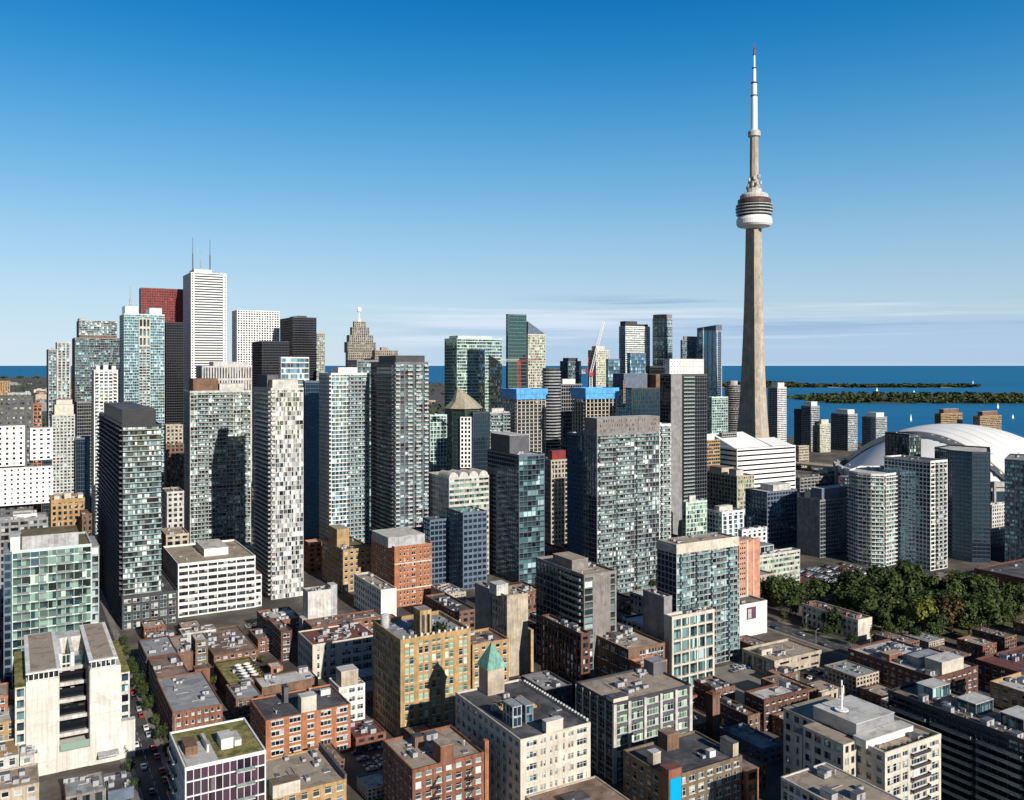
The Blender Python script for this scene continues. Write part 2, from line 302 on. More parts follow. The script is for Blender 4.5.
def put_windows(root, wins, frame='framewhite', cap=100):
    for i, (x, y, z, a, w, h, gl, sub) in enumerate(wins[:cap]):
        link('window', window_mesh(w, h, gl, sub, frame), root, (x, y, z), a)
    rest = wins[cap:]
    if rest:
        b = MB()
        for k, (x, y, z, a, w, h, gl, sub) in enumerate(rest):
            me = window_mesh(w, h, gl, sub, frame); ca, sa = cos(a), sin(a)
            for p in me.polygons:
                pts = [me.vertices[v].co for v in p.vertices]
                uv = [(0, 0)]*4
                if p.material_index == 1: uv = [(k*7, 0), (k*7+sub, 0), (k*7+sub, 1), (k*7, 1)]
                b.poly([(x+q.x*ca-q.y*sa, y+q.x*sa+q.y*ca, z+q.z) for q in pts], p.material_index, uv)
        tag(b.build('windows', [M[frame], M[rest[0][6]]], root), kind='stuff')
def rect(a, b): return [(0, 0), (a, 0), (a, b), (0, b)]
def inset(poly, t):
    n = len(poly); out = []
    for i in range(n):
        p0, p1, p2 = poly[i-1], poly[i], poly[(i+1) % n]
        def nrm(a, b):
            l = sqrt((b[0]-a[0])**2+(b[1]-a[1])**2); return (-(b[1]-a[1])/l, (b[0]-a[0])/l)
        n1, n2 = nrm(p0, p1), nrm(p1, p2); k = 1 + n1[0]*n2[0] + n1[1]*n2[1]
        out.append((p1[0] + (n1[0]+n2[0])*t/k, p1[1] + (n1[1]+n2[1])*t/k))
    return out
def roofing(root, poly, h, ph, wall, roof, th=.35):
    b = MB(); b.poly([(p[0], p[1], h - ph) for p in inset(poly, .1)]); b.build('roof', M[roof], root)
    b = MB(); o, i_ = inset(poly, -.05), inset(poly, th); n = len(poly)
    for k in range(n):
        j = (k+1) % n
        b.poly([(o[k][0], o[k][1], h-ph-.5), (o[j][0], o[j][1], h-ph-.5), (o[j][0], o[j][1], h+.06), (o[k][0], o[k][1], h+.06)])
        b.poly([(i_[j][0], i_[j][1], h-ph), (i_[k][0], i_[k][1], h-ph), (i_[k][0], i_[k][1], h+.06), (i_[j][0], i_[j][1], h+.06)])
        b.poly([(o[k][0], o[k][1], h+.06), (o[j][0], o[j][1], h+.06), (i_[j][0], i_[j][1], h+.06), (i_[k][0], i_[k][1], h+.06)])
    b.build('parapet', M[wall], root)
UN = {}
def unit_mesh(kind):
    if kind in UN: return UN[kind]
    b = MB()
    if kind == 0:
        b.box(-1.6, 1.6, -1, 1, .3, 1.9); b.box(-1.5, -1.2, -.9, .9, 0, .3, 1); b.box(1.2, 1.5, -.9, .9, 0, .3, 1); b.lathe([(.7, 1.9), (.7, 2.15), (0, 2.15)], 10, -.7, 0, 1); b.lathe([(.7, 1.9), (.7, 2.15), (0, 2.15)], 10, .8, 0, 1)
    elif kind == 1:
        b.box(-.8, .8, -.8, .8, .2, 1.3); b.lathe([(.55, 1.3), (.55, 1.5), (0, 1.5)], 10, 0, 0, 1); b.box(.8, 3.2, -.3, .3, .5, 1.0); b.box(3.0, 3.4, -.4, .4, 0, 1.2, 1)
    elif kind == 2:
        b.lathe([(.25, 0), (.25, 1.6), (.6, 1.6), (.45, 2.1), (0, 2.2)], 10); b.lathe([(.2, 0), (.2, 1.1), (.4, 1.15), (0, 1.5)], 8, .7, .2)
    elif kind == 3:
        b.box(-2.2, 2.2, -1.3, 1.3, 0, 2.4); b.box(-2.3, 2.3, -1.4, 1.4, 2.4, 2.55, 1); b.box(-.5, .5, -1.36, -1.3, 0.1, 2.1, 1)
    else:
        b.box(-1.2, 1.2, -.9, .9, 0, .35); b.poly([(-1.1, -.8, .36), (1.1, -.8, .36), (1.1, .8, .7), (-1.1, .8, .7)], 1); b.poly([(-1.1, .8, .36), (-1.1, .8, .7), (1.1, .8, .7), (1.1, .8, .36)], 0)
    me = b.mesh('rooftop_unit', [M['mechgrey'], M['mechdark']]); UN[kind] = me; return me
UNAME = ['air_conditioner', 'exhaust_fan', 'roof_vent', 'stair_hut', 'skylight']
def units(root, a, b, z, n, rng, kinds=(0, 1, 2, 3, 4), x0=0., y0=0.):
    for i in range(n):
        k = rng.choice(kinds)
        o = link(UNAME[k], unit_mesh(k), root, (x0 + rng.uniform(.1, .9)*a, y0 + rng.uniform(.1, .9)*b, z), rng.choice((0, pi/2))); q = rng.uniform(.55, .95); o.scale = (q, q, q*rng.uniform(.8, 1.1))
    for i in range(n//3):
        u, v = x0 + rng.uniform(.12, .6)*a, y0 + rng.uniform(.12, .6)*b; l = rng.uniform(.15, .35); m = MB()
        if rng.random() < .5: m.bar((u, v, z+.35), (u+l*a, v, z+.35), .22); m.bar((u, v, z), (u, v, z+.4), .2)
        else: m.bar((u, v, z+.35), (u, v+l*b, z+.35), .22); m.bar((u, v, z), (u, v, z+.4), .2)
        m.build('pipe', M['mechgrey'], root)
def block(root, x0, x1, y0, y1, z0, z1, wall, roof, name='penthouse', st=None, ph=.4):
    """a smaller volume standing on (or against) a building: walls, own roof"""
    w = MB(); g = MB(); p = [(x0, y0), (x1, y0), (x1, y1), (x0, y1)]
    if st and not st['blank']:
        q = inset(p, st['pd'])
        for i in range(4): facade(w, g, q[i], q[(i+1) % 4], z0, z1, st if i in (0, 3) else BL, ext=(i % 2 == 0))
        g.build('glazing', M[st['glass']], o := w.build(name, M[wall], root))
    else:
        w.prism(p, z0, z1 - .02); o = w.build(name, M[wall], root)
    b = MB(); b.box(x0-.12, x1+.12, y0-.12, y1+.12, z1-.015, z1+.2); b.build('roof', M[roof], o)
    return o
def poly_bld(name, label, cat, origin, rz, poly, h, st, wall='lightgrey', roof='r_grey', styles=None, near=False, ph=1.0, nun=4, balc=None, pent=None, group=None, frame='framewhite', z0=0., plainfrom=99, seed=None, ret=True):
    root = empty(name, origin, rz, label, cat, group)
    rng = random.Random(seed if seed is not None else int(abs(origin[0])*7 + origin[1]))
    n = len(poly); styles = styles or {}
    w = MB(); g = MB(); wins = [] if near else None
    gmats = []; 
    for i in range(n):
        s = styles.get(i, st)
        if i >= plainfrom: s = dict(BL, pd=st['pd'])
        if s['blank']: s = dict(s, pd=st['pd'])
        q = inset(poly, st['pd'])
        gl = s['glass'] if not near else 'g_black'
        if gl not in gmats: gmats.append(gl)
        sw = dict(s, pd=st['pd'])
        facade(w, g, q[i], q[(i+1) % n], z0, h, sw, wins, ext=(n == 4 and i % 2 == 0), gi=gmats.index(gl))
    w.build('wall', M[wall], root)
    if g.f: g.build('glazing', [M[x] for x in gmats], root)
    if near: put_windows(root, wins, frame)
    roofing(root, poly, h, ph, wall, roof)
    xs = [p[0] for p in poly]; ys = [p[1] for p in poly]; a, b = max(xs)-min(xs), max(ys)-min(ys)
    if pent:
        for (x0, x1, y0, y1, hh, wm, rm) in pent: block(root, x0*a, x1*a, y0*b, y1*b, h-ph+.01, h-ph+hh, wm, rm)
    if nun: units(root, a, b, h-ph+.01, int(nun*1.7), rng)
    nbal = 0
    for bc in (balc or []):
        i = bc['f']; q = inset(poly, st['pd']); P, Q = q[i], q[(i+1) % n]; L = sqrt((Q[0]-P[0])**2+(Q[1]-P[1])**2); e = ((Q[0]-P[0])/L, (Q[1]-P[1])/L); nn = (e[1], -e[0])
        s = styles.get(i, st); zb = z0 + s['base']; nf = max(1, round((h-zb)/s['fl'])); fh = (h-zb)/nf
        dp = bc.get('dep', 1.5) + st['pd']; railm = bc.get('rail', 'railglass'); rh = bc.get('rh', 1.05)
        railm = 'railglass' if railm == 'frost' else railm
        segs = []
        for s0, s1 in bc.get('seg', [(0, 1)]):
            mb = MB(); A, B = s0*L, s1*L
            mb.ob(P, e, nn, A, B, st['pd']-.06, dp, -.13, .13, 0)
            mb.ob(P, e, nn, A, B, dp-.08, dp-.02, .129, rh, 1); mb.ob(P, e, nn, A, A+.06, st['pd'], dp-.08, .129, rh, 1); mb.ob(P, e, nn, B-.06, B, st['pd'], dp-.08, .129, rh, 1)
            segs.append((mb, mb.mesh('balcony', [M[bc.get('slab', 'offwhite')], M[railm]])))
        lev = list(range(bc.get('j0', 1), nf - bc.get('top', 0), bc.get('every', 1)))[::-1]; k = 0; ex = MB()
        for j in lev:
            for mb, me in segs:
                k += 1
                if nbal + k <= 100: link('balcony', me, root, (0, 0, zb + j*fh))
                else:
                    for f_, m_ in zip(mb.f, mb.m): ex.poly([(mb.v[q_][0], mb.v[q_][1], mb.v[q_][2] + zb + j*fh) for q_ in f_], m_)
        nbal += k
        if ex.f: tag(ex.build('balconies', [M[bc.get('slab', 'offwhite')], M[railm]], root), kind='stuff')
    PLACED.append((origin, rz, a, b)); 
    return root
def bld(name, label, cat, xc, yt, xr=None, xl=None, d=None, h=None, a=None, b=None, st=None, stN=None, rot=None, **kw):
    """a box tower whose near roof corner shows at (xc, yt); d its distance or h its height in metres"""
    if d is None: d = (EYE - h) * F / (yt - HOR)
    else: h = hz(yt, d)
    X, Y = (xc-512)/F*d, d
    if a is None: k = (xr-512)/F; a = (k*Y-X)/(VX-VY*k)
    if b is None: k = (xl-512)/F; b = (X-k*Y)/(VY+VX*k)
    a, b = max(a, 2.), max(b, 2.); st = st or ST()
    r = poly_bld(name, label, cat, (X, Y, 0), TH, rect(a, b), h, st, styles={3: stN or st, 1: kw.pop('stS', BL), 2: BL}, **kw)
    return r, a, b, h
# ------------------------------------------------------------------ the setting: lake, land, islands, roads
b = MB(); b.poly([(-110000, -400, -1.5), (110000, -400, -1.5), (110000, 170000, -1.5), (-110000, 170000, -1.5)])
m, t, p = pmat('lake', .55, 0, .25)
co = t.nodes.new('ShaderNodeTexCoord'); mp = t.nodes.new('ShaderNodeMapping'); mp.inputs['Scale'].default_value = (.0006, .0022, 1); t.links.new(co.outputs['Object'], mp.inputs[0])
n1 = t.nodes.new('ShaderNodeTexNoise'); n1.inputs['Scale'].default_value = 1; n1.inputs['Detail'].default_value = 5; t.links.new(mp.outputs[0], n1.inputs[0])
t.links.new(mixc(t, maprange(t, n1.outputs[0], .35, .65), (.001, .135, .30), (.003, .165, .35)), p.inputs['Base Color'])
MATS['lake'] = m
structure('lake', b, M['lake'])
shore = [(1500, 500), (1100, 462), (1030, 455), (905, 446), (850, 442), (752, 433), (640, 412), (540, 397), (445, 383.5), (330, 378), (150, 377.5), (0, 377), (-500, 377)]
pts = [gnd(*s) for s in shore]
b = MB(); poly = [(-15000, -400, 0), (3000, -400, 0)] + [(p_[0], p_[1], 0) for p_ in pts]
b.poly(poly); 
for i in range(2, len(poly) - 1): b.poly([(poly[i][0], poly[i][1], -1.5), (poly[i+1][0], poly[i+1][1], -1.5), poly[i+1], poly[i]])
structure('ground', b, M['ground'])
def uv2(s, t_): return (s*VX - t_*VY, s*VY + t_*VX)         # s along the cross streets, t along the streets that run away
def inv(x, y): return (x*VX + y*VY, -x*VY + y*VX)
def strip(name, px, py, L0, L1, wid, axis, mat, z=.004, mk=None):
    x, y = gnd(px, py); s, t_ = inv(x, y); b = MB()
    q = [(s-wid/2, t_+L0), (s+wid/2, t_+L0), (s+wid/2, t_+L1), (s-wid/2, t_+L1)] if axis == 't' else [(s+L0, t_-wid/2), (s+L1, t_-wid/2), (s+L1, t_+wid/2), (s+L0, t_+wid/2)]
    b.poly([uv2(*c) + (z,) for c in q])
    o = structure(name, b, M[mat])
    if mk:
        b = MB(); k = L0
        while k < L1:
            for off in mk:
                q = [(s+off-.08, t_+k), (s+off+.08, t_+k), (s+off+.08, t_+k+3), (s+off-.08, t_+k+3)] if axis == 't' else [(s+k, t_+off-.08), (s+k+3, t_+off-.08), (s+k+3, t_+off+.08), (s+k, t_+off+.08)]
                b.poly([uv2(*c) + (z+.004,) for c in q])
            k += 6
        structure('road_marking', b, M['paint'])
    return s, t_
def kerb(name, s0, s1, t0, t1, mat='walk', z=.13):
    b = MB(); b.prism([uv2(s0, t0), uv2(s1, t0), uv2(s1, t1), uv2(s0, t1)], .002, z); structure(name, b, M[mat])
S1, T1 = strip('road', 148, 765, -120, 900, 9.5, 't', 'asphalt', mk=(0,))
kerb('pavement', S1-8.6, S1-4.75, T1-120, T1+900); kerb('pavement', S1+4.75, S1+8.0, T1-120, T1+900)
S2, T2 = strip('road', 800, 634, -330, 700, 13, 't', 'asphalt', mk=(-3, 3))
kerb('pavement', S2-9.5, S2-6.5, T2-330, T2+700); kerb('pavement', S2+6.5, S2+9.5, T2-330, T2+700)
S3, T3 = strip('road', 545, 690, -100, 800, 9, 't', 'asphalt', z=.006, mk=(0,))
strip('road', 340, 625, -400, 900, 9, 's', 'asphalt', z=.008)
strip('road', 930, 655, -100, 500, 9, 's', 'asphalt', z=.010)
x, y = gnd(745, 683); s, t_ = inv(x, y)
b = MB(); b.poly([uv2(*c) + (.012,) for c in ((s-24, t_-18), (s+24, t_-18), (s+24, t_+22), (s-24, t_+22))]); structure('plaza', b, M['walk'])
def patch(name, quad, mat, z):
    b = MB(); b.poly([gnd(*q) + (z,) for q in quad]); return structure(name, b, M[mat])
patch('parking_lot', [(762, 588), (888, 612), (905, 585), (800, 563)], 'asphalt', .014)
patch('park_lawn', [(800, 634), (880, 640), (1000, 640), (1040, 618), (990, 590), (900, 575), (850, 588)], 'lawn', .018)
patch('path', [(868, 622), (905, 640), (925, 636), (885, 620)], 'walk', .022)
patch('path', [(990, 634), (1024, 622), (1034, 625), (1002, 638)], 'walk', .022)
patch('sand_yard', [(905, 583), (960, 594), (1000, 585), (940, 572)], 'walk', .016)
# islands with their woods
def island(px0, px1, yn, yf, hgt, seed, n, leaf, mat='lawn'):
    rng = random.Random(seed); dn, df = EYE*F/(yn-HOR), EYE*F/(yf-HOR)
    b = MB(); K = 40; near, far = [], []
    for i in range(K + 1):
        px = px0 + (px1-px0)*i/K; tp = min(1, i/3, (K-i)/3); tp = .12 + .88*tp
        mid = (dn+df)/2; near.append(at(px, mid - (mid-dn)*tp*(1-.12*rng.random()), -.4)); far.append(at(px, mid + (df-mid)*tp*(1-.2*rng.random()), -.4))
    for i in range(K): b.poly([near[i], near[i+1], far[i+1], far[i]])
    structure('island', b, M[mat])
    b = MB()
    for _ in range(n):
        px = rng.uniform(0, 1); i = min(K-1, int(px*K)); A, B = near[i], far[i]; q = rng.random()**1.5 * .96 + .02
        tp = min(1, i/3, (K-i)/3)
        x, y = A[0]+(B[0]-A[0])*q + rng.uniform(-30, 30), A[1]+(B[1]-A[1])*q
        if sin(x*.013+seed)*sin(y*.008+x*.004) > .62: continue
        z = hgt*(.1+.9*rng.random())*(.75+.35*sin(x*.02+seed)*sin(x*.007))*(.3+.7*tp); s = leaf*rng.uniform(.5, 1.3); a_ = rng.uniform(0, pi); tl = rng.uniform(.2, 1.3)
        dx, dy = cos(a_)*s, sin(a_)*s
        ux, uy, uz = -sin(a_)*s*cos(tl), cos(a_)*s*cos(tl), s*sin(tl)
        r = rng.random()
        b.poly([(x-dx-ux, y-dy-uy, z-uz), (x+dx-ux, y+dy-uy, z-uz), (x+dx+ux, y+dy+uy, z+uz), (x-dx+ux, y-dy+uy, z+uz)], 0, [(r, r)]*4)
    tag(b.build('woodland', M['leaf_dark']), kind='stuff')
def leafmat(name, c0, c1, c2):
    m, t, p = pmat(name, .75, 0, .2); uv = t.nodes.new('ShaderNodeUVMap'); sp = t.nodes.new('ShaderNodeSeparateXYZ'); t.links.new(uv.outputs[0], sp.inputs[0])
    r = t.nodes.new('ShaderNodeValToRGB'); e = r.color_ramp.elements; e.new(.5)
    for i, (p_, c) in enumerate(((0, c0), (.5, c1), (1, c2))): e[i].position = p_; e[i].color = c + (1,)
    t.links.new(sp.outputs[0], r.inputs[0]); t.links.new(r.outputs[0], p.inputs['Base Color']); MATS[name] = m
leafmat('leaf', (.024, .040, .010), (.052, .072, .018), (.10, .12, .035))
leafmat('leaf_dark', (.016, .028, .010), (.034, .050, .015), (.066, .085, .026))
leafmat('leaf_yellow', (.06, .085, .012), (.13, .145, .02), (.20, .19, .035))
leafmat('leaf_brown', (.05, .035, .014), (.09, .06, .022), (.13, .085, .03))
island(786, 1400, 403.5, 393, 10, 1, 14000, 5)
island(700, 982, 387.6, 385.2, 13, 2, 6000, 9, 'sand')
island(718, 800, 386.5, 382.5, 12, 3, 1500, 9)
island(-300, 340, 378.5, 377.2, 10, 4, 3000, 14)

# ------------------------------------------------------------------ trees
TV = []
def tree_meshes(mat, seed, n=1100, leaf=.62):
    rng = random.Random(seed); b = MB()
    blobs = [(rng.uniform(-.45, .45), rng.uniform(-.45, .45), rng.uniform(.42, .85), rng.uniform(.28, .48)) for _ in range(11)] + [(0, 0, .62, .5)]
    for _ in range(n):
        bx, by, bz, br = rng.choice(blobs)
        th, cz = rng.uniform(0, 2*pi), rng.uniform(-1, 1); rr = br*(rng.random()**.33)*(.8+.35*sin(th*3+bx*9)*cz); sq = sqrt(1-cz*cz)
        x, y, z = bx+rr*sq*cos(th), by+rr*sq*sin(th), bz+rr*cz*.8
        if z < .2: continue
        x *= 7; y *= 7; z *= 13
        s = leaf*rng.uniform(.5, 1.25); nx, ny, nz = sq*cos(th)+rng.uniform(-.7, .7), sq*sin(th)+rng.uniform(-.7, .7), cz+rng.uniform(-.3, .9)
        l = sqrt(nx*nx+ny*ny+nz*nz) or 1; nx, ny, nz = nx/l, ny/l, nz/l
        ax, ay = (-ny, nx); l = sqrt(ax*ax+ay*ay) or 1; ax, ay, az_ = ax/l, ay/l, 0
        if l < 1e-3: ax = 1
        bx_, by_, bz_ = (ny*az_-nz*ay, nz*ax-nx*az_, nx*ay-ny*ax); r = min(1, max(0, rng.gauss(.5, .25)))
        b.poly([(x-ax*s-bx_*s*.3, y-ay*s-by_*s*.3, z-bz_*s*.3), (x-bx_*s, y-by_*s, z-bz_*s), (x+ax*s+bx_*s*.2, y+ay*s+by_*s*.2, z+bz_*s*.2), (x+bx_*s, y+by_*s, z+bz_*s)], 0, [(r, r)]*4)
    crown = b.mesh('crown', M[mat])
    b = MB(); b.lathe([(.38, 0), (.3, 1.2), (.22, 4), (.14, 7), (.05, 9.5)], 7)
    for k in range(5): a_ = k*1.3+seed; b.bar((0, 0, 3+k*.8), (cos(a_)*3, sin(a_)*3, 6.5+k*.8), .16)
    return crown, b.mesh('trunk', M['bark'])
TM = {'leaf': [tree_meshes('leaf', k) for k in (1, 2, 3)], 'leaf_dark': [tree_meshes('leaf_dark', k) for k in (4, 5)], 'leaf_yellow': [tree_meshes('leaf_yellow', 6)], 'leaf_brown': [tree_meshes('leaf_brown', 7)]}
tn = [0]
def tree(x, y, s, label, kind='leaf', group=None, sz=None, z=0, name='tree'):
    tn[0] += 1; c, tr = TM[kind][tn[0] % len(TM[kind])]
    r = empty(name, (x, y, z), tn[0]*2.4, label, 'tree', group); sz = sz or s*.95
    r.scale = (s, s, sz); link('crown', c, r); link('trunk', tr, r)
rng = random.Random(5)
TREES = [  # px, py of the foot, size, kind
 (770,606,.9,'leaf_dark'),(781,609,.95,'leaf'),(791,604,.9,'leaf'),(799,612,.85,'leaf_dark'),(776,598,.8,'leaf'),(806,606,.7,'leaf_dark'),(790,616,.8,'leaf'),
 (815,594,.6,'leaf'),(823,597,.65,'leaf_dark'),(852,604,1.15,'leaf_dark'),(862,612,1.0,'leaf'),(847,614,.9,'leaf_dark'),(868,602,.95,'leaf'),(879,598,1.1,'leaf_dark'),(893,594,1.0,'leaf'),
 (905,592,1.05,'leaf_dark'),(918,594,.9,'leaf'),(885,610,1.1,'leaf_dark'),(898,612,1.1,'leaf'),(912,608,1.05,'leaf_dark'),(876,620,.9,'leaf_dark'),(890,624,1.0,'leaf'),(905,622,.95,'leaf_dark'),
 (935,606,1.1,'leaf'),(948,608,1.1,'leaf_brown'),(960,602,1.1,'leaf_dark'),(972,606,1.15,'leaf'),(984,612,1.0,'leaf_dark'),(944,620,1.05,'leaf_dark'),(966,622,1.05,'leaf_dark'),(978,626,1.0,'leaf'),
 (992,624,.95,'leaf_dark'),(1000,618,.85,'leaf'),(925,634,1.25,'leaf_yellow'),(952,634,1.05,'leaf_brown'),(969,636,.95,'leaf'),(988,634,1.0,'leaf'),(940,637,.75,'leaf_dark'),(1003,628,.8,'leaf'),
 (1012,622,.7,'leaf'),(1022,616,.8,'leaf_dark'),(890,642,.55,'leaf'),(915,644,.5,'leaf_dark'),(935,643,.55,'leaf'),(1010,612,.9,'leaf'),(1018,606,.8,'leaf_dark'),(930,618,1.0,'leaf'),(918,622,1.0,'leaf_dark'),(866,622,.9,'leaf'),(858,618,.95,'leaf_dark'),(842,606,.8,'leaf'),(832,600,.7,'leaf_dark'),(812,600,.7,'leaf'),(820,604,.75,'leaf'),(955,612,1.1,'leaf'),(990,604,.9,'leaf'),(872,630,.75,'leaf'),(882,633,.7,'leaf_dark'),(836,634,.72,'leaf_dark'),(828,630,.6,'leaf'),(956,588,.6,'leaf_dark'),(905,636,.6,'leaf')]
for px, py, s, k in TREES:
    x, y = gnd(px, py)
    lab = {'leaf': 'mid green broadleaf tree in the park', 'leaf_dark': 'dark green broadleaf tree in the park', 'leaf_yellow': 'bright yellow-green round tree at the front edge of the park', 'leaf_brown': 'tree with autumn brown leaves in the park'}[k]
    if px < 812: lab = lab.replace('in the park', 'in the clump beside the white terraced building')
    if px in (836, 828): lab = 'dark green tree' + (' against the white gable of the terrace houses' if px == 836 else ' in front of the terrace houses')
    tree(x, y, s*rng.uniform(1.4, 1.75), lab, k, 'trees of the park', sz=s*rng.uniform(1.15, 1.5))
for i in range(24):
    t0 = T1 - 30 + i*8.2; side = -1 if i % 2 else 1
    x, y = uv2(S1 + side*(6.4 + rng.random()), t0 + rng.uniform(-2, 2)); s = rng.uniform(.38, .6)
    tree(x, y, s, 'small street tree on the ' + ('white building' if side < 0 else 'low brick row') + ' side of the street', rng.choice(('leaf', 'leaf_dark')), 'street trees', name='street_tree')
for i in range(20):
    x, y = uv2(S2 + rng.choice((-8, 8)), T2 - 60 + i*16); tree(x, y, rng.uniform(.35, .55), 'small tree along the diagonal street by the park', 'leaf_dark', 'trees along the diagonal street', name='street_tree')
for px, py, s in ((276,680,.45),(283,684,.5),(290,686,.5),(297,690,.45),(268,672,.4),(262,664,.35),(298,681,.4),(214,686,.4)):
    x, y = gnd(px, py); tree(x, y, s, 'small tree in the courtyard between the orange brick block and the cream corner', 'leaf', 'courtyard trees')

# ------------------------------------------------------------------ cars
def car_meshes(col, i):
    m_ = surf('carpaint%d' % i, col, rough=.3, var=.03, spec=.6); b = MB()
    prof = [(-2.2, .35), (-2.25, .75), (-2.0, .95), (-1.3, 1.0), (-.7, 1.42), (.8, 1.45), (1.5, 1.02), (2.15, .88), (2.25, .5), (2.2, .35)]
    n = len(prof)
    for k in range(n):
        p_, q = prof[k], prof[(k+1) % n]; b.poly([(p_[0], -.88, p_[1]), (q[0], -.88, q[1]), (q[0], .88, q[1]), (p_[0], .88, p_[1])])
    b.poly([(x, -.88, z) for x, z in prof]); b.poly([(x, .88, z) for x, z in reversed(prof)]); body = b.mesh('body', m_)
    b = MB()
    for s in (-1, 1): b.poly([(-1.15, s*.895, 1.02), (-.68, s*.895, 1.36), (.75, s*.895, 1.38), (1.3, s*.895, 1.04)])
    b.poly([(-1.28, -.75, 1.04), (-1.28, .75, 1.04), (-.72, .72, 1.435), (-.72, -.72, 1.435)]); b.poly([(1.47, .78, 1.06), (1.47, -.78, 1.06), (.84, -.72, 1.46), (.84, .72, 1.46)])
    win = b.mesh('windows', M['g_black'])
    b = MB(); 
    for k in range(10):
        a0, a1 = 2*pi*k/10, 2*pi*(k+1)/10
        b.poly([(.33*cos(a0), -.1, .33*sin(a0)), (.33*cos(a1), -.1, .33*sin(a1)), (.33*cos(a1), .1, .33*sin(a1)), (.33*cos(a0), .1, .33*sin(a0))])
    b.poly([(.33*cos(2*pi*k/10), -.1, .33*sin(2*pi*k/10)) for k in range(10)]); b.poly([(.33*cos(2*pi*k/10), .1, .33*sin(2*pi*k/10)) for k in range(9, -1, -1)])
    return body, win, b.mesh('wheel', M['rubber'])
CARS = [(n, car_meshes(c, i)) for i, (n, c) in enumerate((('white', (.7, .7, .7)), ('silver', (.4, .41, .43)), ('black', (.02, .02, .025)), ('grey', (.15, .155, .17)), ('red', (.4, .03, .025)), ('blue', (.04, .08, .2))))]
def car(x, y, ang, where, group, near=True, z=.02):
    n, (bo, wi, wh) = rng.choice(CARS + CARS[:2]); r = empty('car', (x, y, z), ang, n + ' car ' + where, 'car', group)
    link('body', bo, r); link('windows', wi, r)
    if near:
        for sx_, sy in ((-1.35, -.8), (1.35, -.8), (-1.35, .8), (1.35, .8)): link('wheel', wh, r, (sx_, sy, .33))
for i in range(16):
    x, y = uv2(S1 + (3.6 if i % 3 else -1.8), T1 - 24 + i*7.4 + rng.uniform(-1, 1)); car(x, y, TH + pi/2, 'parked along the narrow street beside the low brick row' if i % 3 else 'driving down the narrow street beside the white building', 'cars on the left street')
cx0, cy0 = gnd(826, 574); cs, ct = inv(cx0, cy0)
for r_ in range(9):
    for c_ in range(24):
        x, y = uv2(cs - 34 + r_*8.5 + (r_ % 2)*-2.2, ct - 52 + c_*2.9); px, py = 512 + x/y*F, HOR + EYE*F/y
        if rng.random() < .12 or not (798 < px < 878 and 563 < py < 603): continue
        if py > 585 + max(0, (px-815))*.2 and px > 835: continue
        car(x, y, TH + rng.choice((0, pi)), 'parked in the crowded lot behind the park trees', 'cars in the lot behind the park', near=False)
for i in range(9):
    x, y = gnd(803 + (i % 5)*8, 668 + (i//5)*8 + (i % 5)*3); car(x, y, TH, 'parked in the shaded yard below the flat-roofed store', 'cars in the shaded yard')
for i in range(8):
    x, y = gnd(208 + (i % 2)*9, 633 + (i//2)*6); car(x, y, TH + pi/2, 'parked in the small lot behind the brick row', 'cars in the small lot')
for i in range(14):
    x, y = uv2(S2 + rng.choice((-4.5, -1.5, 1.6, 4.5)), T2 - 70 + i*17); car(x, y, TH + pi/2, 'on the diagonal street by the park', 'cars on the diagonal street')

for (SS, TT, lbl, offs) in ((S3, T3, 'on the shaded street behind the warehouses', (-3.2, 3.2)),):
    for i in range(22):
        x, y = uv2(SS + rng.choice(offs), TT - 60 + i*9.5); car(x, y, TH + pi/2, lbl, 'cars on the shaded street')
for (px, py, a_, b__, nx, ny, lab) in ((372, 770, 0, 0, 3, 6, 'in the shaded yard right of the cream bottom-edge building'), (640, 668, 0, 0, 2, 5, 'beside the brown brick theatre block'), (250, 628, 0, 0, 9, 2, 'behind the flat brown-roofed low building'), (735, 672, 0, 0, 5, 2, 'at the edge of the plaza'), (955, 592, 0, 0, 8, 3, 'on the sandy yard behind the park'), (700, 722, 0, 0, 2, 4, 'in the yard behind the blue-sign warehouse')):
    x0, y0 = gnd(px, py); s0, t0 = inv(x0, y0)
    for i in range(nx):
        for j in range(ny):
            if rng.random() < .25: continue
            x, y = uv2(s0 + i*5.2, t0 + j*3.1 + (i % 2)); car(x, y, TH, 'parked ' + lab, 'cars ' + lab)
